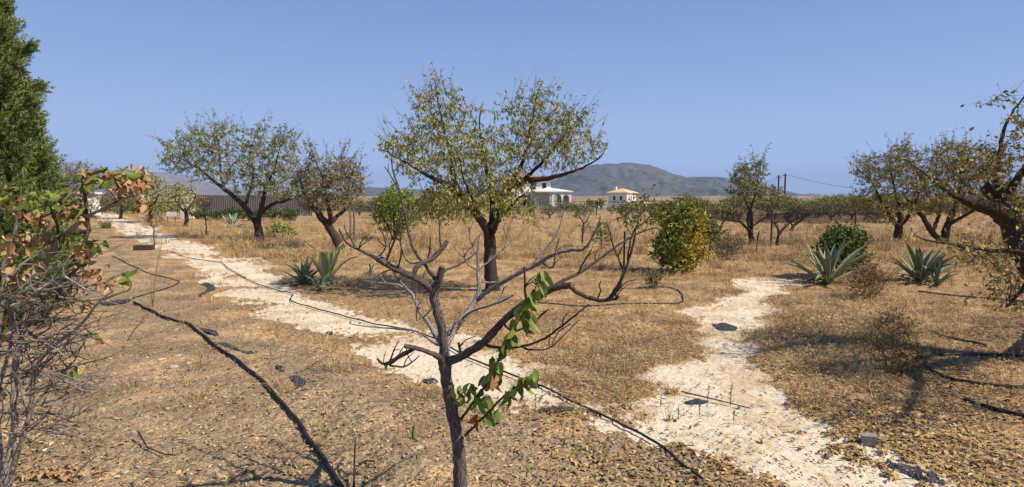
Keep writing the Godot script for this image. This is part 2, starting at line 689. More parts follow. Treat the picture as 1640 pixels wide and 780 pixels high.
func build_ground() -> void:
	var left := [[148, 344], [172, 358], [196, 372], [215, 382], [246, 396], [268, 408], [300, 420], [335, 445], [365, 470], [385, 490], [430, 510], [480, 530], [540, 550], [600, 575], [650, 600], [700, 620], [790, 650], [850, 668], [900, 680], [985, 690], [1060, 705], [1130, 722], [1190, 745], [1240, 775], [1285, 820], [1780, 830], [1600, 785], [1480, 745], [1400, 715], [1320, 690], [1265, 660], [1235, 630], [1130, 625], [1060, 635], [1000, 640], [930, 635], [890, 610], [880, 590], [800, 560], [740, 545], [690, 528], [620, 510], [560, 490], [500, 478], [470, 462], [445, 445], [425, 430], [440, 418], [370, 410], [345, 400], [290, 384], [265, 375], [240, 362], [205, 350], [190, 343]]
	var br := [[1110, 650], [1045, 605], [1060, 582], [1115, 574], [1140, 560], [1132, 545], [1112, 522], [1112, 500], [1150, 488], [1180, 470], [1195, 455], [1215, 448], [1262, 450], [1258, 470], [1235, 485], [1215, 505], [1210, 535], [1208, 552], [1226, 575], [1234, 605], [1256, 645]]
	for q in left:
		var p := P(q[0], q[1], depth(q[1]))
		poly_main.append(Vector2(p.x, p.z))
	for q in br:
		var p := P(q[0], q[1], depth(q[1]))
		poly_branch.append(Vector2(p.x, p.z))
	var rows := PackedFloat32Array()                    # rings round the standing place, finer near it
	for k in 8:
		rows.append(0.3 + 0.33 * k)
	var y := 500.0
	while y > 15.0:
		rows.append(EYE * FPX / y)
		y -= 1.5 if y < 300.0 else 1.9
	var q := rows[rows.size() - 1]
	while q < 8200.0:
		q *= 1.06
		rows.append(q)
	var cols := PackedFloat32Array()
	var a := -180.0
	while a < 180.0:
		cols.append(deg_to_rad(a))
		a += 0.145 if absf(a) < 48.0 else (0.6 if absf(a) < 60.0 else 6.0)
	cols.append(PI)
	var nc := cols.size()
	var nr := rows.size()
	var v := PackedVector3Array()
	var uv := PackedVector2Array()
	var col := PackedColorArray()
	var isp := PackedByteArray()
	v.resize(nc * nr)
	uv.resize(nc * nr)
	col.resize(nc * nr)
	isp.resize(nc * nr)
	for i in nr:
		var d := rows[i]
		var rough := smoothstep(40.0, 8.0, d)
		for j in nc:
			var x := d * sin(cols[j])
			var z := -d * cos(cols[j])
			var k := i * nc + j
			var pth := d > 2.0 and d < 75.0 and absf(cols[j]) < 1.0 and in_path(x, z)
			var h := H(x, z)
			if pth:
				h += (nz_fine.get_noise_2d(x * 2.0, z * 2.0) * 0.006 - 0.012) * rough
				col[k] = path_color(x, z)
				isp[k] = 1
			else:
				if rough > 0.0:
					h += (nz_fine.get_noise_2d(x * 1.3, z * 1.3) * 0.016 + nz_fine.get_noise_2d(x * 4.5, z * 4.5 + 7.0) * 0.009) * rough
				col[k] = ground_color(x, z, d)
			v[k] = Vector3(x, h, z)
			uv[k] = Vector2(x, z)
	var n := PackedVector3Array()
	n.resize(nc * nr)
	var ig := PackedInt32Array()
	var ip := PackedInt32Array()
	for i in nr:
		for j in nc:
			var k := i * nc + j
			var e1 := v[mini(i + 1, nr - 1) * nc + j] - v[maxi(i - 1, 0) * nc + j]
			var e2 := v[i * nc + mini(j + 1, nc - 1)] - v[i * nc + maxi(j - 1, 0)]
			n[k] = e2.cross(e1).normalized()
			if n[k].y < 0:
				n[k] = -n[k]
			if i < nr - 1 and j < nc - 1:
				if isp[k] + isp[k + 1] + isp[k + nc] >= 2:
					ip.append_array([k, k + nc, k + 1])
				else:
					ig.append_array([k, k + nc, k + 1])
				if isp[k + 1] + isp[k + nc] + isp[k + nc + 1] >= 2:
					ip.append_array([k + 1, k + nc, k + nc + 1])
				else:
					ig.append_array([k + 1, k + nc, k + nc + 1])
	for part in [["ground", ig, M.ground], ["dirt_path", ip, M.path]]:
		# keep only the points each sheet uses
		var map := PackedInt32Array()
		map.resize(v.size())
		map.fill(-1)
		var b := MB.new()
		for k: int in part[1]:
			if map[k] < 0:
				map[k] = b.v.size()
				b.v.append(v[k])
				b.n.append(n[k])
				b.uv.append(uv[k])
				b.c.append(col[k])
			b.i.append(map[k])
		var o := obj(part[0], b.mesh(part[2]))
		o.set_meta("kind", "structure")
	get_node("ground").set_meta("label", "dry tan earth of the orchard reaching to the far plain")
	get_node("dirt_path").set_meta("label", "pale chalky dirt path winding between the almond trees")

# ridge: [px, py] along the skyline at that distance
func build_hill(called: String, label: String, ridge: Array, dist: float, deep: float, seed_: int, ca: Color, cb: Color, rough: float) -> void:
	var f := FastNoiseLite.new()
	f.seed = seed_
	f.frequency = 1.0 / (deep * 0.30)
	f.fractal_type = FastNoiseLite.FRACTAL_RIDGED
	f.fractal_octaves = 5
	var g := FastNoiseLite.new()
	g.seed = seed_ + 1
	g.frequency = 1.0 / (deep * 0.05)
	g.fractal_octaves = 4
	var b := MB.new()
	var x0: float = ridge[0][0]
	var x1: float = ridge[ridge.size() - 1][0]
	var nu := 300
	var nv := 64
	for i in nv + 1:
		var w := float(i) / nv
		var d := dist - deep + w * deep * 1.6
		for j in nu + 1:
			var px := lerpf(x0, x1, float(j) / nu)
			var py := 318.0
			for k in ridge.size() - 1:
				if px <= ridge[k + 1][0]:
					var u: float = (px - ridge[k][0]) / (ridge[k + 1][0] - ridge[k][0])
					py = lerpf(ridge[k][1], ridge[k + 1][1], u * u * (3.0 - 2.0 * u) * 0.5 + u * 0.5)
					break
			var at := P(px, py, d)
			var top := (P(px, py, dist).y - EYE)
			var ux := (d - (dist - deep)) / deep
			var prof := smoothstep(0.0, 1.0, ux) * 0.55 + 0.45 * ux if ux < 1.0 else 1.0 - (ux - 1.0) * 1.2
			var rd := f.get_noise_2d(at.x, d) * rough * top * sin(PI * clampf(ux * 0.93, 0.0, 1.0))
			var h := top * prof + rd - 4.0 * (1.0 - clampf(ux * 4.0, 0.0, 1.0)) + g.get_noise_2d(at.x, d) * top * 0.022
			b.v.append(Vector3(at.x, h + 6.0, -d))
			b.uv.append(Vector2(at.x, d))
			var m := smoothstep(-0.25, 0.3, g.get_noise_2d(at.x * 1.7 + 500.0, d * 1.7) + f.get_noise_2d(at.x * 0.8, d * 0.8) * 0.45 + 0.08)
			b.c.append(ca.lerp(cb, m))
	for i in nv + 1:
		for j in nu + 1:
			var k := i * (nu + 1) + j
			var e1 := b.v[mini(i + 1, nv) * (nu + 1) + j] - b.v[maxi(i - 1, 0) * (nu + 1) + j]
			var e2 := b.v[i * (nu + 1) + mini(j + 1, nu)] - b.v[i * (nu + 1) + maxi(j - 1, 0)]
			var nn := e2.cross(e1).normalized()
			b.n.append(nn if nn.y > 0 else -nn)
			if i < nv and j < nu:
				b.i.append_array([k, k + nu + 1, k + 1, k + 1, k + nu + 1, k + nu + 2])
	var o := obj(called, b.mesh(M.hill))
	o.set_meta("kind", "structure")
	o.set_meta("label", label)

# ---------------------------------------------------------------- what lies and grows all over the ground
func rock_mesh(seed_: int, flat_: float, m: Material) -> ArrayMesh:
	var r := RandomNumberGenerator.new()
	r.seed = seed_
	var s := SphereMesh.new()
	s.radius = 0.5
	s.height = 1.0
	s.radial_segments = 7
	s.rings = 3
	var a := s.get_mesh_arrays()
	var vs: PackedVector3Array = a[Mesh.ARRAY_VERTEX]
	var ix: PackedInt32Array = a[Mesh.ARRAY_INDEX]
	var seen := {}
	var f := FastNoiseLite.new()
	f.seed = seed_
	f.frequency = 1.1
	for k in vs.size():
		var q := vs[k]
		var n := 1.0 + 0.55 * f.get_noise_3d(q.x, q.y, q.z) + 0.25 * f.get_noise_3d(q.x * 3.0, q.y * 3.0, q.z * 3.0)
		vs[k] = Vector3(q.x * n, q.y * n * flat_, q.z * n * 0.8)
	var b := MB.new()
	for k in range(0, ix.size(), 3):
		b.tri(vs[ix[k]], vs[ix[k + 1]], vs[ix[k + 2]])
	return b.mesh(m)

func tuft_mesh(seed_: int, blades: int, h: float, spread: float, w: float) -> ArrayMesh:
	var r := RandomNumberGenerator.new()
	r.seed = seed_
	var b := MB.new()
	for k in blades:
		var an := r.randf() * TAU
		var out := Vector3(cos(an), 0, sin(an))
		var p0 := out * r.randf() * spread * 0.5
		var lean := r.randf_range(0.1, 0.9)
		var hh := h * r.randf_range(0.45, 1.1)
		var side := Vector3(-out.z, 0, out.x).rotated(Vector3.UP, r.randf_range(-0.9, 0.9)) * w * r.randf_range(0.6, 1.3)
		var p1 := p0 + Vector3(0, hh * 0.55, 0) + out * hh * lean * 0.3
		var p2 := p0 + Vector3(0, hh * (1.0 - lean * 0.35), 0) + out * hh * lean * 0.9 + rdir(r) * hh * 0.1
		var cc := Color(1, 1, 1) * r.randf_range(0.82, 1.0)
		b.quad(p0 - side * 0.5, p1 - side * 0.4, p1 + side * 0.4, p0 + side * 0.5, cc)
		b.tri(p1 - side * 0.4, p2, p1 + side * 0.4, cc)
		if k % 4 == 0:                                   # a seed head
			for j in 3:
				var q := p2 + rdir(r) * 0.012
				b.tri(q - side * 1.2, q + (p2 - p1).normalized() * 0.04, q + side * 1.2, cc)
	return b.mesh(M.dry)

func build_cover() -> void:
	var r := RandomNumberGenerator.new()
	r.seed = 77
	# pebbles
	var buf := PackedFloat32Array()
	var pal := [Color(0.52, 0.42, 0.29), Color(0.62, 0.52, 0.38), Color(0.40, 0.29, 0.18), Color(0.45, 0.33, 0.2), Color(0.26, 0.2, 0.15), Color(0.72, 0.64, 0.52), Color(0.36, 0.26, 0.17)]
	for k in 70000:
		var y := pow(r.randf(), 0.75) * 560.0
		if y < 60.0:
			continue
		var px := r.randf_range(-260, 1900)
		var p := G(px, 318.0 + y)
		var inp := in_path(p.x, p.z)
		if inp and r.randf() < 0.6:
			continue
		if nz_mid.get_noise_2d(p.x * 0.9 + 8.0, p.z * 0.9) < r.randf_range(-0.9, 0.25):
			continue
		var s := 0.0045 + 0.018 * pow(r.randf(), 5.0) + (0.02 if r.randf() < 0.008 else 0.0)
		if y < 220.0:
			s *= 1.5
		put(buf, Basis.from_euler(Vector3(r.randf_range(-0.3, 0.3), r.randf() * TAU, r.randf_range(-0.3, 0.3))) * Basis.from_scale(Vector3(s * r.randf_range(0.8, 1.7), s, s)), p + Vector3(0, s * 0.1, 0), pick(r, pal, 0.2))
	tag(scatter("gravel", rock_mesh(5, 0.6, M.stone), buf), "small pale pebbles and grit strewn over the bare earth", "gravel", "", "stuff")
	# fallen leaves
	buf = PackedFloat32Array()
	pal = [Color(0.52, 0.36, 0.13), Color(0.44, 0.28, 0.095), Color(0.62, 0.46, 0.2), Color(0.30, 0.175, 0.07), Color(0.20, 0.12, 0.06), Color(0.36, 0.27, 0.15)]
	for k in 80000:
		var y := 40.0 + pow(r.randf(), 0.8) * 500.0
		var px := r.randf_range(-260, 1900)
		var p := G(px, 318.0 + y)
		var w := 0.018 + 0.13 * smoothstep(330.0, 120.0, y)
		w += 0.95 * exp(-pow((px - 1440.0) / 240.0, 2.0) - pow((y - 300.0) / 150.0, 2.0))
		w += 0.55 * exp(-pow((px - 1000.0) / 190.0, 2.0) - pow((y - 250.0) / 80.0, 2.0))
		w += 0.6 * exp(-pow((px - 760.0) / 190.0, 2.0) - pow((y - 180.0) / 60.0, 2.0))
		w += 0.5 * exp(-pow((px - 1080.0) / 170.0, 2.0) - pow((y - 430.0) / 60.0, 2.0))
		w += 0.09 * exp(-pow((px - 640.0) / 230.0, 2.0) - pow((y - 330.0) / 110.0, 2.0))
		w += 0.22 * exp(-pow((px - 30.0) / 120.0, 2.0) - pow((y - 440.0) / 60.0, 2.0))
		if in_path(p.x, p.z):
			w *= 0.05
		w *= 0.55 + 1.3 * smoothstep(-0.35, 0.5, nz_mid.get_noise_2d(p.x * 0.7 + 21.0, p.z * 0.7))
		if r.randf() > w:
			continue
		var s := r.randf_range(0.4, 1.0)
		var nrm := (Vector3(0, 1, 0) + rdir(r) * 0.55).normalized()
		var bs := Basis.from_euler(Vector3(-PI / 2 + r.randf_range(-0.5, 0.5), r.randf() * TAU, r.randf_range(-0.6, 0.6)))
		put(buf, Basis(Vector3.UP, r.randf() * TAU) * bs * Basis.from_scale(Vector3(s * r.randf_range(0.8, 1.5), s, s)), p + nrm * 0.008 + Vector3(0, 0.004, 0), pick(r, pal, 0.25))
	tag(scatter("leaf_litter", leaf_mesh(0.055, 0.024, 0.5, 1.0, 3, 0.95, M.dry), buf), "curled brown and straw coloured fallen leaves lying on the earth", "fallen leaves", "", "stuff")
	# bits of twig
	buf = PackedFloat32Array()
	for k in 6500:
		var y := 50.0 + pow(r.randf(), 0.8) * 480.0
		var p := G(r.randf_range(-260, 1900), 318.0 + y)
		if in_path(p.x, p.z) and r.randf() < 0.85:
			continue
		if nz_mid.get_noise_2d(p.x * 0.8 + 51.0, p.z * 0.8) < r.randf_range(-0.7, 0.45):
			continue
		var s := r.randf_range(0.3, 1.0)
		put(buf, Basis(Vector3.UP, r.randf() * TAU) * Basis(Vector3.BACK, PI / 2 + r.randf_range(-0.25, 0.25)) * Basis.from_scale(Vector3(1, s, 1) * r.randf_range(0.8, 1.6)), p + Vector3(0, 0.009, 0), pick(r, [Color(0.10, 0.075, 0.055), Color(0.17, 0.125, 0.085), Color(0.26, 0.21, 0.15), Color(0.4, 0.31, 0.2)], 0.2))
	var tb := MB.new()
	tb.tube(PackedVector3Array([Vector3(0, -0.04, 0), Vector3(0.006, 0, 0.003), Vector3(0, 0.04, 0)]), PackedFloat32Array([0.0018, 0.0019, 0.001]), 4)
	tag(scatter("twig_debris", tb.mesh(M.plain), buf), "short broken bits of twig and stalk littering the earth", "twig debris", "", "stuff")
	# dry grass
	var variants := [PackedFloat32Array(), PackedFloat32Array(), PackedFloat32Array()]
	pal = [Color(0.66, 0.49, 0.23), Color(0.56, 0.40, 0.18), Color(0.72, 0.57, 0.31), Color(0.48, 0.35, 0.18), Color(0.42, 0.27, 0.13), Color(0.36, 0.25, 0.14)]
	for k in 40000:
		var y := 11.0 + pow(r.randf(), 1.5) * 330.0
		var px := r.randf_range(-300, 1940)
		var p := G(px, 318.0 + y)
		if in_path(p.x, p.z):
			continue
		var d := -p.z
		var e := px - edge_px(y)
		var w := 0.0
		var hs := 1.0
		if e > 0.0:
			w = smoothstep(8.0, 15.0, d) * 0.9 + 0.06
			hs = lerpf(0.22, 1.0, smoothstep(10.0, 19.0, d))
			var clump := smoothstep(-0.15, 0.35, nz_mid.get_noise_2d(p.x * 0.45 + 3.0, p.z * 0.45))
			w *= 0.25 + 0.75 * clump
			hs *= 0.6 + 0.6 * clump
			var near_r := exp(-pow((px - 1330.0) / 190.0, 2.0) - pow((y - 205.0) / 70.0, 2.0))
			w += 0.75 * near_r
			hs = maxf(hs, 0.36 * near_r)
			var patch := exp(-pow((px - 1000.0) / 130.0, 2.0) - pow((y - 255.0) / 55.0, 2.0))
			w += 0.75 * patch
			hs = maxf(hs, 0.2 * patch)
			w += 0.25 * exp(-pow((px - 1550.0) / 150.0, 2.0) - pow((y - 190.0) / 60.0, 2.0))
		else:
			w = 0.10 * smoothstep(20.0, 34.0, d) + 0.012
			hs = 0.4
		if d > 45.0:
			hs *= 1.25
			w *= 0.8
		if r.randf() > w:
			continue
		var s := r.randf_range(0.7, 1.2)
		put(variants[r.randi() % 3], Basis(Vector3.UP, r.randf() * TAU) * Basis.from_scale(Vector3(s * (0.6 + hs * 0.6), hs * s, s * (0.6 + hs * 0.6))), p - Vector3(0, 0.01, 0), pick(r, pal, 0.16))
	var g := thing("dry_grass", "straw coloured dry grass covering the orchard floor", "grass")
	g.set_meta("kind", "stuff")
	for k in 3:
		scatter("tuft", tuft_mesh(20 + k, 30, 0.36, 0.26, 0.0055), variants[k], g)
	# dead weed stalks standing in the grass and litter
	buf = PackedFloat32Array()
	for k in 9000:
		var y := 22.0 + pow(r.randf(), 1.3) * 330.0
		var px := r.randf_range(-300, 1940)
		var p := G(px, 318.0 + y)
		if in_path(p.x, p.z) or px < edge_px(y) + 20.0:
			continue
		if nz_mid.get_noise_2d(p.x * 0.5 + 61.0, p.z * 0.5) < r.randf_range(-0.25, 0.5):
			continue
		var s := r.randf_range(0.35, 1.0) * (0.55 if y > 150.0 else 1.0)
		put(buf, Basis(Vector3.UP, r.randf() * TAU) * Basis.from_scale(Vector3(s, s * r.randf_range(0.8, 1.4), s)), p - Vector3(0, 0.01, 0), pick(r, [Color(0.24, 0.155, 0.085), Color(0.34, 0.23, 0.12), Color(0.18, 0.125, 0.08), Color(0.30, 0.26, 0.14), Color(0.5, 0.37, 0.2)], 0.2))
	tag(scatter("dead_weeds", tuft_mesh(44, 11, 0.42, 0.16, 0.005), buf), "thin brown dead weed stalks scattered through the dry grass", "weeds", "", "stuff")

# ---------------------------------------------------------------- objects
const GREYGREEN := [Color(0.23, 0.255, 0.09), Color(0.28, 0.295, 0.12), Color(0.18, 0.21, 0.07), Color(0.35, 0.325, 0.165), Color(0.145, 0.17, 0.05), Color(0.39, 0.365, 0.21)]
const OLIVE := [Color(0.25, 0.29, 0.055), Color(0.31, 0.335, 0.08), Color(0.175, 0.21, 0.04), Color(0.40, 0.35, 0.11), Color(0.38, 0.375, 0.14), Color(0.46, 0.32, 0.12)]
const RUSTY := [Color(0.27, 0.235, 0.075), Color(0.34, 0.25, 0.10), Color(0.21, 0.195, 0.05), Color(0.40, 0.28, 0.12), Color(0.29, 0.28, 0.08)]

func line_on_ground(pts: Array, rad: float, seed_: int, sway := 0.02) -> Array:
	var r := RandomNumberGenerator.new()
	r.seed = seed_
	var p := PackedVector3Array()
	var rr := PackedFloat32Array()
	for q in pts:
		p.append(G(q[0], q[1], rad * 0.8))
		rr.append(rad)
	var s := smooth_line(p, rr, 0.10, r, 0.0)
	var out: PackedVector3Array = s[0]
	for k in out.size():
		var g := out[k]
		g.x += nz_mid.get_noise_2d(k * 0.22, seed_ * 3.0) * sway
		g.z += nz_mid.get_noise_2d(k * 0.22 + 50.0, seed_ * 3.0) * sway
		g.y = H(g.x, g.z) + rad * 0.9 + 0.004 + absf(nz_mid.get_noise_2d(k * 0.1, seed_ * 7.0)) * 0.012
		out[k] = g
	return [out, s[1]]

func hose(label: String, pts: Array, rad: float, seed_: int) -> void:
	var s := line_on_ground(pts, rad, seed_)
	var b := MB.new()
	b.tube(s[0], s[1], 8)
	tag(obj("irrigation_hose", b.mesh(M.rubber)), label, "hose", "black irrigation hoses")

func stick(label: String, pts: Array, rad: float, col: Color) -> void:
	var b := MB.new()
	var p := PackedVector3Array()
	var rr := PackedFloat32Array()
	for k in pts.size():
		p.append(G(pts[k][0], pts[k][1], rad * 0.8 + 0.01 + (pts[k][2] if pts[k].size() > 2 else 0.0)))
		rr.append(rad * (1.0 - 0.6 * k / pts.size()))
	b.tube(p, rr, 5, col)
	tag(obj("fallen_stick", b.mesh(M.bark)), label, "stick", "dry sticks lying on the earth")

func scrap(label: String, outline: Array, seed_: int) -> void:            # a torn, crumpled piece of black ground sheet
	var pts := PackedVector2Array()
	for q in outline:
		var p := P(q[0], q[1], depth(q[1]))
		pts.append(Vector2(p.x, p.z))
	var lo := pts[0]
	var hi := pts[0]
	for q in pts:
		lo = lo.min(q)
		hi = hi.max(q)
	var b := MB.new()
	var nx := 26
	var id := {}
	for i in nx + 1:
		for j in nx + 1:
			var q := Vector2(lerpf(lo.x, hi.x, float(i) / nx), lerpf(lo.y, hi.y, float(j) / nx))
			q += Vector2(nz_fine.get_noise_2d(q.x, q.y), nz_fine.get_noise_2d(q.x + 30.0, q.y)) * 0.03
			if Geometry2D.is_point_in_polygon(q, pts):
				id[Vector2i(i, j)] = b.v.size()
				var y := H(q.x, q.y) + (-0.004 if in_path(q.x, q.y) else 0.012) + 0.008 * nz_fine.get_noise_2d(q.x * 1.5 + seed_, q.y * 1.5)
				b.v.append(Vector3(q.x, y, q.y))
				b.n.append((Vector3(0, 1, 0) + Vector3(nz_fine.get_noise_2d(q.x * 2.0, q.y * 2.0), 0, nz_fine.get_noise_2d(q.x * 2.0 + 9.0, q.y * 2.0)) * 0.6).normalized())
				b.uv.append(q)
				b.c.append(Color.WHITE)
	for i in nx:
		for j in nx:
			var k := [Vector2i(i, j), Vector2i(i, j + 1), Vector2i(i + 1, j), Vector2i(i + 1, j + 1)]
			if id.has(k[1]) and id.has(k[2]):
				if id.has(k[0]):
					b.i.append_array([id[k[0]], id[k[2]], id[k[1]]])
				if id.has(k[3]):
					b.i.append_array([id[k[2]], id[k[3]], id[k[1]]])
	if b.i.size():
		tag(obj("ground_sheet_scrap", b.mesh(M.fabric)), label, "plastic scrap", "torn scraps of black ground sheet")

func agave_leaf(l: float, w: float, bend: float, mid: Color, edge: Color, stripe := 0.6) -> ArrayMesh:      # along +y, its hollow face towards +z
	var b := MB.new()
	var segs := 9
	var y := 0.0
	var z := 0.0
	var prof := [0.62, 0.6, 0.66, 0.8, 0.95, 1.0, 0.92, 0.72, 0.42, 0.02]
	for k in segs + 1:
		var t := float(k) / segs
		var an := bend * t * t
		if k > 0:
			y += l / segs * cos(an)
			z -= l / segs * sin(an)
		var hw: float = w * 0.5 * prof[k]
		var th := w * 0.20 * (1.0 - t * 0.85)
		var fz := Vector3(0, sin(an), cos(an))
		var c0 := Vector3(0, y, z)
		var dish := hw * 0.5
		var tip := mid if k < segs else Color(0.05, 0.03, 0.02)
		var ring := [[-1.0, dish, edge], [-0.62, dish * 0.42, edge.lerp(mid, stripe)], [0.0, 0.0, tip], [0.62, dish * 0.42, edge.lerp(mid, stripe)], [1.0, dish, edge], [0.6, dish * 0.3 - th * 0.8, mid], [0.0, -th, mid], [-0.6, dish * 0.3 - th * 0.8, mid], [-1.0, dish, edge]]
		for q in ring:
			b.v.append(c0 + Vector3(hw * q[0], 0, 0) + fz * float(q[1]))
			b.uv.append(Vector2(q[0], t))
			b.c.append(q[2])
	for k in segs + 1:
		for s in 9:
			var o := k * 9
			var e1 := b.v[o + mini(s + 1, 8)] - b.v[o + maxi(s - 1, 0)]
			var e2 := b.v[mini(k + 1, segs) * 9 + s] - b.v[maxi(k - 1, 0) * 9 + s]
			b.n.append(e1.cross(e2).normalized() if e1.length() > 1e-6 else Vector3.UP)
			if k < segs and s < 8:
				b.i.append_array([o + s, o + s + 9, o + s + 1, o + s + 1, o + s + 9, o + s + 10])
	return b.mesh(M.agave)

func agave(label: String, at: Vector3, count: int, l: float, w: float, mid: Color, edge: Color, seed_: int, group := "agaves", upright := 0.0) -> Node3D:
	var r := RandomNumberGenerator.new()
	r.seed = seed_
	var t := thing("agave_plant", label, "agave", at, group)
	var kinds := []
	for k in 4:
		kinds.append(agave_leaf(l, w, [0.15, 0.5, 0.9, -0.1][k], mid * r.randf_range(0.85, 1.1), edge, 0.05 if upright > 0.5 else 0.6))
	for k in count:
		var u := float(k) / count
		var az := k * 2.399 + r.randf_range(-0.25, 0.25)
		var tilt := lerpf(1.35 - upright, 0.12, pow(u, 0.75)) + r.randf_range(-0.22, 0.22)
		var o := obj("leaf", kinds[r.randi() % 4] if u < 0.7 else kinds[0], t)
		var s := lerpf(0.8, 1.05, sin(PI * minf(u + 0.15, 1.0))) * r.randf_range(0.62, 1.12)
		o.basis = Basis(Vector3.UP, az) * Basis(Vector3.RIGHT, -tilt) * Basis(Vector3.UP, r.randf_range(-0.15, 0.15)) * Basis.from_scale(Vector3.ONE * s)
		o.position = o.basis.y.normalized() * 0.02 + Vector3(0, -0.02 + u * 0.06, 0)
	var dead := agave_leaf(l * 0.75, w * 0.7, 1.1, Color(0.28, 0.2, 0.12), Color(0.34, 0.26, 0.16))
	for k in count / 4:
		var o := obj("dead_leaf", dead, t)
		o.basis = Basis(Vector3.UP, r.randf() * TAU) * Basis(Vector3.RIGHT, -r.randf_range(1.35, 1.55)) * Basis.from_scale(Vector3.ONE * r.randf_range(0.5, 1.0))
		o.position.y = 0.05
	var core := MB.new()
	core.tube(PackedVector3Array([Vector3(0, -0.05, 0), Vector3(0, 0.05, 0), Vector3(0, 0.14, 0)]), PackedFloat32Array([w * 0.8, w * 0.8, w * 0.4]), 8, mid * 0.7)
	obj("core", core.mesh(M.agave), t)
	return t

func stone(at: Vector3, s: Vector3, turn: float, me: Mesh, label: String, group: String) -> void:
	var o := obj("stone", me)
	o.basis = Basis(Vector3.UP, turn) * Basis.from_scale(s)
	o.position = at
	tag(o, label, "stone", group)

func wall_box(parent: Node, called: String, lo: Vector3, hi: Vector3, m: Material) -> MeshInstance3D:
	var b := MB.new()
	b.box(lo, hi)
	return obj(called, b.mesh(m), parent)

func hip_roof(lo: Vector2, hi: Vector2, y: float, h: float, m: Material) -> ArrayMesh:
	var b := MB.new()
	var a := Vector3(lo.x, y, lo.y)
	var c := Vector3(hi.x, y, lo.y)
	var d := Vector3(hi.x, y, hi.y)
	var e := Vector3(lo.x, y, hi.y)
	var w := hi - lo
	var k := minf(w.x, w.y) * 0.5
	var r0 := Vector3(lo.x + k, y + h, (lo.y + hi.y) * 0.5)
	var r1 := Vector3(hi.x - k, y + h, (lo.y + hi.y) * 0.5)
	if w.y > w.x:
		r0 = Vector3((lo.x + hi.x) * 0.5, y + h, lo.y + k)
		r1 = Vector3((lo.x + hi.x) * 0.5, y + h, hi.y - k)
		b.quad(a, e, r1, r0)
		b.quad(d, c, r0, r1)
		b.tri(e, d, r1)
		b.tri(c, a, r0)
	else:
		b.quad(e, d, r1, r0)
		b.quad(c, a, r0, r1)
		b.tri(a, e, r0)
		b.tri(d, c, r1)
	b.box(Vector3(lo.x, y - 0.22, lo.y), Vector3(hi.x, y - 0.01, hi.y))
	return b.mesh(m)

func traced(parent: Node, called: String, pts: Array, d: float, base: Vector3, col: Color, ppm: float, seed_: int, cut := Color(-1, 0, 0), sides := 9) -> MeshInstance3D:   # a branch from [px, py, depth offset, radius px]
	var r := RandomNumberGenerator.new()
	r.seed = seed_
	var p := PackedVector3Array()
	var rr := PackedFloat32Array()
	for q in pts:
		p.append(P(q[0], q[1], d + q[2]) - base)
		rr.append(q[3] / ppm)
	var s := smooth_line(p, rr, 0.022, r, 0.22)
	var sr: PackedFloat32Array = s[1]
	for k in sr.size():                                  # knuckles
		sr[k] *= 1.0 + 0.16 * nz_mid.get_noise_1d(k * 0.9 + seed_ * 13.0)
	var b := MB.new()
	b.tube(s[0], sr, sides, col, 0.25, nz_mid, cut)
	return obj(called, b.mesh(M.bark), parent)

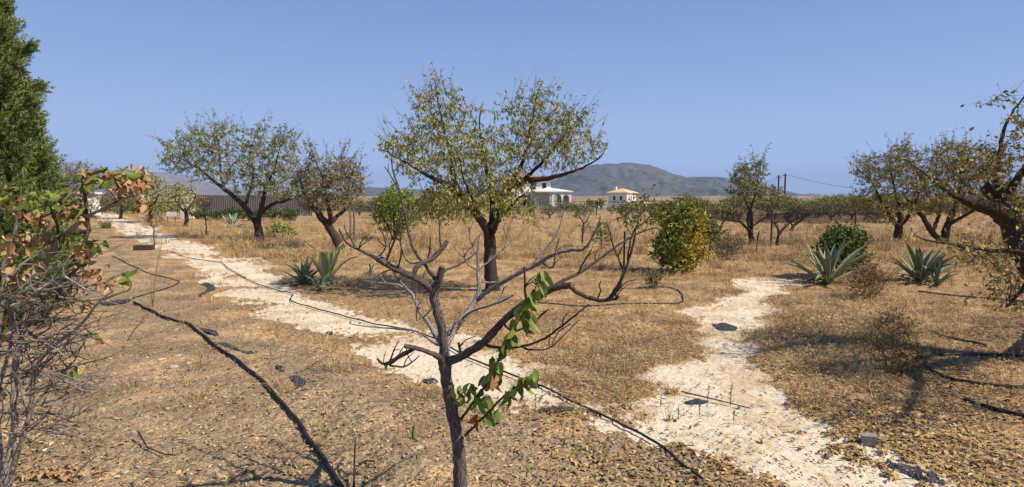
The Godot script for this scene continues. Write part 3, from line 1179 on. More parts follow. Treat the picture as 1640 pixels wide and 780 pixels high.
func build_sapling() -> void:
	var d := 2.75
	var ppm := 331.0 * 1.12
	var base := P(742, 400, d)
	base.y = H(base.x, base.z)
	var t := thing("pruned_sapling", "pruned leafless young fruit tree with dark bark and one leafy green shoot", "tree", base)
	var bark := Color(0.22, 0.195, 0.185)
	var grey := Color(0.52, 0.485, 0.465)
	var cut := Color(0.30, 0.25, 0.2)
	var no := Color(-1, 0, 0)
	var tr := traced(t, "trunk", [[744, 858, 0, 15], [738, 790, 0, 12.5], [735, 720, 0, 12], [726, 660, 0, 11.5], [716, 610, 0, 11], [712, 575, 0, 12], [711, 558, 0, 10]], d, base, bark, ppm, 1, no, 16)
	tr.position.y -= 0.02
	var br := [
		[[[712, 570, 0, 9.5], [708, 529, -0.02, 8.5], [699, 495, -0.03, 8], [695, 473, -0.04, 8.5], [702, 450, -0.06, 6.5], [709, 427, -0.08, 5.5]], bark, cut, [
			[[694, 468, -0.04, 6.5], [678, 453, -0.08, 6.5], [658, 442, -0.12, 6], [625, 426, -0.17, 6], [612, 418, -0.19, 6.5], [603, 412, -0.2, 6]],
			[[605, 415, -0.2, 3], [574, 399, -0.26, 2.2], [554, 388, -0.3, 1.8], [543, 366, -0.33, 1.1]],
			[[570, 398, -0.26, 1.4], [561, 380, -0.26, 1.2], [556, 372, -0.27, 0.8]],
			[[661, 443, -0.12, 4.5], [670, 425, -0.1, 4.5], [692, 414, -0.06, 4.5], [709, 397, -0.03, 4.2], [716, 385, -0.02, 4]],
			[[697, 447, -0.05, 3.4], [681, 425, 0.02, 3.2], [664, 402, 0.06, 3], [655, 375, 0.1, 2.8], [648, 340, 0.14, 2.5], [638, 301, 0.18, 2.2], [630, 275, 0.2, 1.6], [627, 256, 0.2, 1]],
			[[638, 301, 0.18, 1.5], [626, 282, 0.16, 1.2], [616, 267, 0.15, 0.8]],
			[[652, 362, 0.1, 1.6], [664, 352, 0.14, 1.3], [684, 340, 0.18, 0.8]],
			[[617, 422, -0.18, 2.4], [624, 405, -0.2, 2], [633, 380, -0.22, 1.6], [641, 352, -0.24, 1], [645, 330, -0.24, 0.7]],
			[[605, 412, -0.2, 1.6], [618, 395, -0.17, 1.4], [612, 372, -0.15, 1], [600, 350, -0.13, 0.7]],
			[[637, 431, -0.16, 1.8], [643, 405, -0.2, 1.5], [641, 385, -0.22, 1.2], [640, 370, -0.23, 0.8]],
			[[681, 425, 0.02, 1.7], [688, 402, 0.0, 1.4], [690, 380, -0.02, 0.9]],
			[[677, 420, -0.1, 1.6], [655, 420, -0.02, 1.4], [645, 405, 0.02, 1.2], [640, 385, 0.05, 0.9]],
			[[706, 397, -0.03, 1.7], [704, 375, -0.02, 1.4], [703, 348, -0.01, 0.9]],
			[[650, 437, -0.14, 1.8], [640, 428, -0.1, 1.6], [625, 432, -0.07, 1.5], [610, 438, -0.04, 1]],
			[[668, 448, -0.1, 1.6], [666, 470, -0.15, 1.2], [665, 480, -0.17, 0.8]],
			[[704, 442, -0.07, 2.6], [716, 432, -0.02, 2.2], [735, 424, 0.03, 1.9], [752, 413, 0.07, 1.6], [766, 400, 0.1, 1]]]],
		[[[709, 552, 0.0, 6], [702, 543, 0.03, 5.5], [687, 518, 0.07, 4.6], [672, 498, 0.11, 4], [661, 473, 0.15, 3.2], [644, 459, 0.19, 2.8], [619, 454, 0.24, 2.2], [594, 452, 0.29, 1.2]], grey, no, [
			[[661, 474, 0.15, 2.2], [645, 455, 0.11, 2], [632, 440, 0.08, 1.5], [629, 432, 0.07, 1]],
			[[619, 454, 0.24, 1.6], [611, 445, 0.27, 1.4], [606, 438, 0.28, 1]],
			[[679, 508, 0.09, 1.6], [690, 495, 0.05, 1.3], [692, 487, 0.03, 0.8]],
			[[678, 507, 0.09, 1.5], [668, 514, 0.07, 0.9]]]],
		[[[713, 560, 0, 8.5], [720, 538, 0.04, 7.5], [737, 515, 0.08, 6.5], [752, 497, 0.12, 5.5], [762, 481, 0.15, 5], [767, 465, 0.17, 4.4], [766, 440, 0.2, 3.6], [765, 407, 0.22, 2.4], [768, 380, 0.24, 1.4]], grey, no, [
			[[764, 480, 0.15, 4.8], [785, 464, 0.12, 4.5], [820, 443, 0.07, 4.2], [857, 425, 0.02, 4], [887, 407, -0.03, 3.4], [915, 401, -0.06, 2.8], [933, 400, -0.08, 2.4], [946, 385, -0.1, 2], [956, 365, -0.11, 1.6], [962, 346, -0.12, 0.9]],
			[[845, 431, 0.03, 2.6], [860, 415, 0.05, 2.2], [876, 396, 0.08, 2], [890, 377, 0.1, 1.7], [898, 357, 0.12, 1.4], [905, 322, 0.13, 0.8]],
			[[868, 420, 0.0, 2], [885, 428, -0.05, 1.8], [891, 400, -0.08, 1.4], [896, 380, -0.1, 0.9]],
			[[766, 452, 0.18, 2], [785, 452, 0.24, 1.9], [812, 450, 0.3, 1.6], [830, 441, 0.34, 1]],
			[[767, 432, 0.2, 2], [782, 419, 0.24, 1.8], [800, 404, 0.28, 1.5], [822, 385, 0.33, 1.2], [842, 364, 0.37, 0.7]],
			[[765, 433, 0.2, 1.7], [750, 424, 0.17, 1.5], [744, 412, 0.15, 1.2], [742, 396, 0.14, 0.7]],
			[[806, 402, 0.28, 1.3], [812, 380, 0.3, 1.1], [819, 352, 0.31, 0.7]],
			[[740, 510, 0.09, 2.4], [760, 497, 0.02, 2.2], [800, 484, -0.06, 2], [823, 472, -0.1, 1.2]],
			[[797, 485, -0.05, 1.3], [804, 470, -0.02, 0.9]],
			[[767, 415, 0.22, 1.7], [757, 395, 0.27, 1.5], [752, 372, 0.3, 1.2], [760, 350, 0.33, 0.7]],
			[[717, 545, 0.03, 1.6], [726, 522, 0.0, 1.3], [730, 505, -0.02, 0.8]]]],
		[[[712, 582, 0, 8], [735, 572, -0.04, 8], [760, 558, -0.08, 7.4], [782, 541, -0.12, 7], [807, 513, -0.16, 6.8], [840, 487, -0.2, 6.4], [883, 463, -0.25, 6], [905, 458, -0.27, 5.6], [917, 457, -0.29, 5.8]], bark * 0.8, cut, [
			[[914, 460, -0.28, 4], [927, 470, -0.29, 3.8], [947, 478, -0.31, 3.6], [972, 481, -0.33, 3.4], [984, 466, -0.34, 3], [995, 447, -0.35, 2.6], [1004, 425, -0.35, 2.2], [1012, 398, -0.36, 1.8], [1017, 377, -0.36, 1.3], [1021, 352, -0.36, 0.8]],
			[[974, 481, -0.33, 2.6], [987, 478, -0.34, 2.2], [991, 474, -0.35, 1.8]],
			[[976, 479, -0.33, 2.4], [992, 462, -0.37, 1.8], [996, 452, -0.38, 1.2]],
			[[999, 435, -0.35, 1.9], [990, 412, -0.32, 1.6], [981, 390, -0.29, 1.3], [972, 358, -0.27, 0.8]],
			[[957, 480, -0.32, 1.8], [962, 466, -0.31, 1]],
			[[880, 465, -0.25, 3.6], [900, 450, -0.2, 3], [925, 438, -0.14, 2.8], [953, 420, -0.08, 2.5], [987, 395, -0.01, 2.3], [1010, 380, 0.04, 2], [1030, 370, 0.08, 1.6], [1052, 364, 0.12, 0.9]],
			[[926, 437, -0.14, 1.6], [936, 418, -0.17, 1.4], [948, 399, -0.2, 0.8]],
			[[843, 485, -0.2, 2.4], [841, 460, -0.21, 2.2], [840, 427, -0.22, 1.8]],
			[[779, 553, -0.11, 2.8], [800, 557, -0.15, 2.6], [827, 556, -0.2, 2.3], [867, 545, -0.26, 2], [900, 522, -0.31, 1.7], [943, 487, -0.36, 0.9]],
			[[833, 555, -0.21, 1.9], [852, 560, -0.18, 1.7], [880, 557, -0.14, 1.5], [903, 537, -0.11, 1.3], [927, 512, -0.08, 0.8]],
			[[884, 555, -0.14, 1.2], [889, 541, -0.12, 0.8]],
			[[806, 517, -0.16, 2.2], [820, 530, -0.1, 2], [840, 525, -0.05, 1.8], [860, 512, -0.01, 1.6], [878, 495, 0.03, 1]],
			[[737, 565, -0.05, 3], [736, 556, -0.05, 2.6], [734, 549, -0.05, 2.2]]]],
		[[[711, 576, 0, 6.5], [700, 570, -0.03, 5.4], [689, 565, -0.06, 4.6], [668, 558, -0.11, 4], [648, 554, -0.15, 3.6]], bark, cut, [
			[[664, 558, -0.11, 3.4], [640, 571, -0.08, 3.8], [625, 581, -0.06, 4], [613, 582, -0.05, 2.6], [604, 574, -0.04, 1.8]],
			[[624, 580, -0.06, 1.9], [630, 563, -0.09, 1.5], [638, 547, -0.11, 0.8]],
			[[624, 585, -0.06, 2], [646, 588, -0.02, 1.7], [660, 580, 0.01, 1.4], [672, 570, 0.03, 0.9]],
			[[621, 580, -0.06, 1.6], [618, 592, -0.07, 0.9]]]],
		[[[714, 556, 0.0, 2.4], [696, 550, 0.1, 2], [670, 532, 0.2, 1.9], [640, 527, 0.28, 1.7], [600, 524, 0.36, 1.4], [560, 519, 0.44, 0.8]], grey, no, []]]
	var sp := RandomNumberGenerator.new()
	sp.seed = 21
	for k in br.size():
		var q = br[k]
		var limb := traced(t, "branch", q[0], d, base, q[1], ppm, 10 + k, q[2], 12)
		for j in q[3].size():
			traced(limb, "twig", q[3][j], d, base, (q[1] as Color) * (0.9 + 0.06 * (j % 4)), ppm, 40 + k * 20 + j, cut if q[3][j][q[3][j].size() - 1][3] > 3.0 else no, 7)
			for m in 1 + sp.randi() % 2:                 # short spurs
				var line: Array = q[3][j]
				var at = line[1 + sp.randi() % maxi(1, line.size() - 2)]
				var an := sp.randf_range(-2.7, -0.4)
				var ln := sp.randf_range(8, 34)
				var dz := sp.randf_range(-0.08, 0.08)
				traced(limb, "spur", [[at[0], at[1], at[2], 1.2], [at[0] + cos(an) * ln * 0.5, at[1] + sin(an) * ln * 0.5, at[2] + dz * 0.5, 1.0], [at[0] + cos(an + 0.25) * ln, at[1] + sin(an + 0.25) * ln, at[2] + dz, 0.55]], d, base, (q[1] as Color) * 0.85, ppm, 700 + k * 60 + j * 3 + m, no, 5)
	# the leafy shoot from the stem
	var r := RandomNumberGenerator.new()
	r.seed = 12
	var greens := []
	for c in [Color(0.26, 0.37, 0.06), Color(0.32, 0.43, 0.09), Color(0.18, 0.28, 0.045), Color(0.40, 0.46, 0.13), Color(0.45, 0.22, 0.09)]:
		var m := flat((c as Color).linear_to_srgb(), 0.42)
		m.backlight_enabled = true
		m.backlight = ((c as Color) * 0.9).linear_to_srgb()
		m.albedo_texture = noise_tex(0.03, 0.75, 1.0, 4, 15)
		m.cull_mode = BaseMaterial3D.CULL_DISABLED
		for kind in 2:
			greens.append(leaf_mesh(0.068, 0.046 - 0.008 * kind, 0.45 + 0.3 * kind, 0.7, 5, 0.85, m, 0.06))
	var shoots := [
		[[738, 672, 0, 2.6], [760, 641, -0.08, 2.4], [778, 617, -0.12, 2.1], [794, 589, -0.16, 1.9], [806, 561, -0.2, 1.7], [819, 535, -0.23, 1.5], [836, 505, -0.26, 1.3], [850, 476, -0.28, 1.1], [868, 440, -0.3, 0.7]],
		[[745, 697, 0, 2.6], [775, 668, -0.12, 2.3], [803, 638, -0.2, 1.9], [821, 623, -0.24, 1.6], [849, 606, -0.3, 1.2], [858, 601, -0.32, 0.8]],
		[[732, 640, 0, 1.4], [742, 628, -0.05, 1.2], [757, 621, -0.09, 0.8]]]
	var rows := [[[754, 643, 1], [770, 630, 1], [782, 612, 2], [776, 640, 2], [788, 600, 2], [797, 585, 3], [806, 566, 2], [812, 552, 3], [784, 580, 2], [820, 540, 3], [830, 520, 3], [838, 500, 3], [846, 485, 3], [853, 470, 3], [860, 455, 3], [866, 442, 3], [846, 512, 2], [800, 603, 2]], [[768, 672, 3], [779, 668, 2], [790, 655, 1], [815, 632, 2], [828, 618, 2], [836, 612, 3], [846, 606, 2], [857, 602, 3]], [[734, 625, 2], [741, 640, 2], [751, 624, 2], [757, 628, 2]]]
	for k in 3:
		var sh := traced(t, "green_shoot", shoots[k], d, base, Color(0.26, 0.15, 0.085), ppm, 90 + k, no, 7)
		for q in rows[k]:
			for j in q[2] + 1:
				var near := 1e9
				var zo := 0.0
				for s in shoots[k]:
					var dd := Vector2(q[0] - s[0], q[1] - s[1]).length()
					if dd < near:
						near = dd
						zo = s[2]
				var o := obj("leaf", greens[(r.randi() % 8) if r.randf() > 0.06 else 8], sh)
				var dir := Vector3(r.randf_range(-0.5, 0.6), r.randf_range(-1.1, -0.35), r.randf_range(-0.5, 0.6))
				o.basis = aim(dir, r.randf() * TAU) * Basis.from_scale(Vector3.ONE * r.randf_range(0.75, 1.3))
				o.position = P(q[0] + r.randf_range(-6, 6), q[1] - 5 + r.randf_range(-6, 6), d + zo + r.randf_range(-0.03, 0.03)) - base

func build_near_shrub() -> void:
	var d := 2.6
	var ppm := 350.0
	var base := P(10, 400, d)
	base.y = H(base.x, base.z)
	var t := thing("quince_shrub", "leggy shrub with tangled grey twigs and withered brown and green leaves", "shrub", base)
	var grey := Color(0.62, 0.56, 0.50)
	var dark := Color(0.2, 0.16, 0.14)
	var no := Color(-1, 0, 0)
	var r := RandomNumberGenerator.new()
	r.seed = 5
	var stems := [
		[[-20, 885, 0, 10], [4, 780, 0.02, 9], [22, 690, 0.04, 8], [24, 590, 0.04, 7.5], [42, 510, 0.05, 7.5], [60, 451, 0.05, 7.5], [86, 397, 0.02, 6.5], [103, 377, 0.0, 6], [139, 347, -0.03, 4.6], [165, 335, -0.06, 4], [192, 324, -0.08, 3], [215, 305, -0.1, 1.6]],
		[[-6, 885, 0.1, 7], [2, 760, 0.12, 6], [-4, 640, 0.14, 5], [18, 540, 0.15, 4.5], [10, 440, 0.15, 4], [26, 360, 0.14, 3.4], [34, 300, 0.12, 1.6]],
		[[-4, 885, -0.1, 7.5], [16, 770, -0.1, 6.5], [48, 660, -0.1, 5.5], [62, 580, -0.12, 4.6], [128, 520, -0.13, 3.4], [160, 482, -0.14, 2.4], [182, 466, -0.14, 1.4]],
		[[-30, 885, -0.1, 8], [-20, 740, -0.12, 7], [-14, 600, -0.14, 5], [2, 500, -0.15, 4.5], [6, 430, -0.15, 3], [16, 396, -0.15, 1.6]]]
	var limbs := []
	for k in 4:
		limbs.append(traced(t, "stem", stems[k], d, base, grey * (1.0 - 0.08 * k), ppm * 1.55, 200 + k, no, 10))
	var more := [
		[0, [[139, 347, -0.03, 3], [137, 322, -0.05, 2.4], [134, 297, -0.06, 1.8], [133, 282, -0.07, 1]], dark],
		[0, [[172, 332, -0.07, 2.4], [200, 318, -0.02, 2], [222, 312, 0.02, 1.2], [236, 318, 0.03, 0.7]], dark],
		[0, [[139, 347, -0.03, 3.2], [141, 372, -0.05, 2.6], [128, 398, -0.07, 2], [112, 415, -0.09, 1.2]], dark],
		[0, [[86, 397, 0.02, 3], [70, 372, 0.05, 2.4], [52, 350, 0.07, 1.8], [34, 340, 0.08, 1]], grey],
		[0, [[95, 387, 0.0, 3], [92, 362, -0.06, 2.2], [84, 340, -0.1, 1.4], [80, 322, -0.1, 0.8]], dark],
		[2, [[92, 480, -0.16, 3.4], [100, 455, -0.18, 3], [112, 440, -0.2, 2.4], [126, 428, -0.22, 1.6], [128, 415, -0.22, 1]], dark],
		[2, [[112, 470, -0.2, 2.8], [113, 450, -0.2, 2.4], [108, 430, -0.2, 1.8], [120, 415, -0.2, 1]], dark],
		[2, [[160, 482, -0.14, 2], [190, 470, -0.15, 1.6], [208, 462, -0.15, 1.2], [203, 447, -0.15, 0.8]], grey]]
	for q in more:
		traced(limbs[q[0]], "branch", q[1], d, base, q[2], ppm, 230 + q[0] * 7, no, 7)
	for k in 170:                                         # the thicket of dead twigs
		var si := r.randi() % 4
		var x0 := r.randf_range(-20, 105)
		var y0 := r.randf_range(430, 700)
		var z0 := r.randf_range(-0.28, 0.3)
		var an := r.randf_range(-1.0, 0.45) if r.randf() < 0.8 else r.randf_range(-2.6, -1.0)
		var len_ := r.randf_range(35, 165) * (1.0 if y0 < 620 else 0.7)
		var pts := []
		var q := Vector2(x0, y0)
		var rad := r.randf_range(0.8, 2.2)
		for j in 5:
			pts.append([q.x, q.y, z0, rad * (1.0 - 0.19 * j)])
			an += r.randf_range(-0.4, 0.4)
			q += Vector2(cos(an), sin(an) * 0.75) * len_ / 4.0
			z0 += r.randf_range(-0.05, 0.05)
		var tw := traced(limbs[si], "twig", pts, d, base, grey * r.randf_range(0.55, 1.35), ppm, 300 + k, no, 5)
		if len_ > 60:
			for f in 2:
				var b0 = pts[1 + f]
				var a2 := an + r.randf_range(-1.2, 1.2)
				var l2 := r.randf_range(15, 45)
				traced(tw, "twiglet", [[b0[0], b0[1], b0[2], rad * 0.6], [b0[0] + cos(a2) * l2 * 0.5, b0[1] + sin(a2) * l2 * 0.4, b0[2] + 0.02, rad * 0.45], [b0[0] + cos(a2 + 0.3) * l2, b0[1] + sin(a2 + 0.3) * l2 * 0.8, b0[2] + 0.04, rad * 0.25]], d, base, grey * r.randf_range(0.6, 1.1), ppm, 500 + k * 2 + f, no, 4)
	var gm := []
	var bm := []
	for c in [Color(0.20, 0.25, 0.05), Color(0.14, 0.20, 0.04), Color(0.28, 0.28, 0.08)]:
		var m := flat((c as Color).linear_to_srgb(), 0.45)
		m.backlight_enabled = true
		m.backlight = ((c as Color) * 0.9).linear_to_srgb()
		m.albedo_texture = noise_tex(0.03, 0.7, 1.0, 4, 16)
		for f in 2:
			gm.append(leaf_mesh(0.075, 0.052, 0.25 + 0.3 * f, 0.5, 5, 0.85, m, 0.06))
	for c in [Color(0.58, 0.36, 0.17), Color(0.66, 0.44, 0.22), Color(0.48, 0.27, 0.12), Color(0.28, 0.15, 0.08), Color(0.62, 0.46, 0.27)]:
		var m := flat((c as Color).linear_to_srgb(), 0.8)
		m.backlight_enabled = true
		m.backlight = ((c as Color) * 0.5).linear_to_srgb()
		m.albedo_texture = noise_tex(0.02, 0.75, 1.0, 5, 17)
		for f in 2:
			bm.append(leaf_mesh(0.068, 0.046, 0.5 + 0.45 * f, 1.1 + 0.6 * f, 5, 0.85, m, 0.14))
	var pile := thing("leaf_pile", "heap of crisp tan fallen leaves at the foot of the withered shrub", "leaf pile", G(92, 768))
	for k in 46:
		var o := obj("leaf", bm[[2, 3, 0, 1, 8, 9][r.randi() % 6]], pile)
		o.basis = Basis(Vector3.UP, r.randf() * TAU) * Basis(Vector3.RIGHT, -PI / 2 + r.randf_range(-0.6, 0.6)) * Basis.from_scale(Vector3.ONE * r.randf_range(0.6, 1.0))
		var off := Vector3(r.randfn() * 0.09, 0, r.randfn() * 0.05)
		o.position = off + Vector3(0, 0.012 + 0.03 * maxf(0.0, 1.0 - off.length() * 8.0) * r.randf(), 0)
	var clusters := [[212, 297, 20, 0.92, 22, 20], [192, 300, 8, 0.9, 14, 14], [228, 326, 5, 1.0, 8, 10], [178, 284, 8, 0.12, 18, 10], [208, 282, 4, 0.0, 14, 5], [138, 285, 6, 0.8, 10, 10], [150, 292, 4, 0.0, 12, 8], [84, 322, 7, 0.05, 16, 10], [112, 312, 5, 0.1, 14, 8], [100, 340, 9, 0.6, 20, 14], [122, 345, 7, 0.85, 14, 12], [128, 332, 5, 0.2, 12, 8], [74, 352, 6, 0.8, 12, 10], [60, 350, 5, 0.9, 8, 10], [72, 383, 5, 1.0, 16, 6], [42, 385, 8, 0.95, 16, 14], [14, 315, 6, 0.1, 16, 14], [34, 328, 4, 0.1, 14, 10], [28, 345, 6, 0.8, 12, 10], [10, 405, 9, 1.0, 14, 24], [50, 408, 4, 0.1, 10, 8], [100, 385, 4, 0.1, 10, 8], [120, 392, 6, 0.05, 16, 6], [150, 397, 5, 0.05, 18, 6], [165, 404, 2, 0.0, 4, 8], [138, 412, 7, 0.95, 10, 10], [124, 408, 5, 0.8, 10, 8], [128, 428, 6, 0.8, 14, 10], [152, 440, 6, 1.0, 14, 14], [165, 452, 3, 1.0, 6, 8], [190, 448, 4, 0.05, 14, 6], [52, 432, 5, 0.9, 12, 10], [22, 440, 5, 0.5, 14, 8], [16, 462, 5, 0.6, 14, 10], [30, 478, 4, 0.4, 14, 8], [112, 480, 5, 0.7, 16, 10], [5, 530, 4, 0.7, 10, 20], [4, 640, 3, 0.7, 8, 20], [146, 545, 2, 0.1, 12, 4], [118, 600, 2, 0.2, 14, 6], [140, 490, 3, 0.9, 12, 8]]
	var fill := PackedFloat32Array()                     # the leaves deeper in, too many to count
	for q in clusters:
		for j in int(q[2] * 2.6):
			var brown: bool = r.randf() < q[3]
			var dir := Vector3(r.randf_range(-0.8, 0.8), r.randf_range(-1.0, 0.3 if not brown else -0.1), r.randf_range(-0.6, 0.7))
			var bs := aim(dir, r.randf() * TAU) * Basis.from_scale(Vector3.ONE * r.randf_range(0.42, 0.85))
			var front := j < int(q[2] * 1.25)
			var at := P(q[0] + r.randfn() * q[4] * 0.6, q[1] - 6 + r.randfn() * q[5] * 0.6, d - 0.05 + (r.randf_range(-0.1, 0.06) if front else r.randf_range(0.0, 0.25))) - base
			if front:
				var o := obj("leaf", bm[r.randi() % bm.size()] if brown else gm[r.randi() % gm.size()], limbs[0 if q[1] < 420 else 2])
				o.basis = bs
				o.position = at
			else:
				put(fill, bs, at, pick(r, [Color(0.55, 0.34, 0.16), Color(0.62, 0.42, 0.21), Color(0.40, 0.22, 0.10), Color(0.24, 0.13, 0.07)] if brown else [Color(0.22, 0.28, 0.055), Color(0.16, 0.22, 0.045), Color(0.30, 0.30, 0.09)], 0.15))
	scatter("foliage", leaf_mesh(0.07, 0.046, 0.5, 1.0, 5, 0.85, M.dry, 0.1), fill, t)

func build_cypress() -> void:
	var base := Vector3(-6.75, 0, -7.0)
	base.y = H(base.x, base.z)
	var t := thing("cypress_tree", "tall dense dark green cypress beside the withered shrub", "tree", base)
	var b := MB.new()
	b.tube(PackedVector3Array([Vector3(0, -0.1, 0), Vector3(0.02, 1.5, 0), Vector3(0, 4, 0.03), Vector3(0, 6.6, 0)]), PackedFloat32Array([0.17, 0.14, 0.08, 0.02]), 10, Color(0.13, 0.1, 0.08), 0.2, nz_mid)
	obj("trunk", b.mesh(M.bark), t)
	var r := RandomNumberGenerator.new()
	r.seed = 8
	var s := MB.new()                                    # one feathery spray, along +y
	for k in 22:
		var f := float(k) / 22.0
		var an := k * 2.4
		var p0 := Vector3(0, f * 0.2, 0)
		var dir := (Vector3(cos(an), 1.15, sin(an))).normalized()
		var l := 0.085 * (1.0 - f * 0.6) * r.randf_range(0.7, 1.2)
		var side := dir.cross(rdir(r)).normalized() * 0.0055
		var cc := Color(1, 1, 1) * r.randf_range(0.65, 1.0)
		s.quad(p0 - side, p0 + dir * l * 0.6 - side, p0 + dir * l * 0.6 + side, p0 + side, cc)
		s.tri(p0 + dir * l * 0.6 - side, p0 + dir * l, p0 + dir * l * 0.6 + side, cc)
		var d2 := (dir + rdir(r) * 0.7).normalized()
		s.tri(p0 + dir * l * 0.4 - side, p0 + dir * l * 0.4 + d2 * l * 0.55, p0 + dir * l * 0.4 + side, cc)
	var sm := s.mesh(M.leaf)
	var pal := [Color(0.20, 0.27, 0.08), Color(0.16, 0.22, 0.065), Color(0.27, 0.33, 0.12), Color(0.11, 0.16, 0.05), Color(0.33, 0.36, 0.15)]
	var buf := PackedFloat32Array()
	var f2 := FastNoiseLite.new()
	f2.seed = 9
	f2.frequency = 1.3
	for k in 15000:
		var h := 0.15 + pow(r.randf(), 1.1) * 6.2
		var az := r.randf() * TAU
		var R := maxf(0.05, 1.50 - 0.235 * h) * (0.72 + 0.28 * smoothstep(0.0, 1.4, h)) * 0.86
		var lump := f2.get_noise_3d(cos(az) * 1.3, h * 0.8, sin(az) * 1.3)
		var rr := R * (0.96 + 0.30 * lump) * lerpf(0.62, 1.0, pow(r.randf(), 0.5))
		var out := Vector3(cos(az), 0, sin(az))
		var dir := (Vector3(0, 1.0, 0) + out * r.randf_range(0.2, 1.2) + rdir(r) * 0.4).normalized()
		var sc := r.randf_range(0.6, 1.25)
		put(buf, aim(dir, r.randf() * TAU) * Basis.from_scale(Vector3.ONE * sc), out * rr + Vector3(0, h, 0), pick(r, pal, 0.2))
	# shoots that stand out of the column
	var tips := [[0.35, 4.0, 0.55], [0.2, 3.5, 0.5], [0.1, 3.05, 0.5], [0.55, 2.95, 0.62], [0.0, 2.55, 0.62], [0.4, 2.35, 0.4], [-0.2, 2.0, 0.3], [0.7, 1.6, 0.35], [1.2, 3.2, 0.5], [2.0, 3.4, 0.5], [3.0, 2.8, 0.5], [4.0, 3.3, 0.5], [-0.8, 2.9, 0.5], [-1.4, 3.6, 0.4], [0.45, 3.3, 0.75], [0.3, 2.75, 0.8], [0.15, 2.3, 0.5], [0.25, 4.4, 0.6], [-0.3, 3.3, 0.6], [0.9, 2.5, 0.5], [1.0, 3.7, 0.5], [1.5, 2.6, 0.5]]
	for q in tips:
		var az: float = q[0]
		var h: float = q[1]
		var out := Vector3(cos(az), 0, sin(az))
		var R := maxf(0.1, 1.30 - 0.215 * h)
		var dir := (out * 0.8 + Vector3(0, 0.7, 0)).normalized()
		var p0 := out * R * 0.6 + Vector3(0, h - 0.2, 0)
		var lb := MB.new()
		var e: Vector3 = p0 + dir * (R * 0.35 + q[2] * 0.6)
		lb.tube(PackedVector3Array([p0, p0.lerp(e, 0.5) + Vector3(0, -0.03, 0), e]), PackedFloat32Array([0.014, 0.009, 0.004]), 5, Color(0.12, 0.09, 0.07))
		obj("branch", lb.mesh(M.bark), t)
		for k in 110:
			var f := pow(r.randf(), 0.7)
			var w := 0.13 * (1.05 - f)
			put(buf, aim(dir + rdir(r) * 0.6, r.randf() * TAU) * Basis.from_scale(Vector3.ONE * r.randf_range(0.5, 0.95)), p0.lerp(e, f) + rdir(r) * w, pick(r, pal, 0.2))
	scatter("foliage", sm, buf, t)

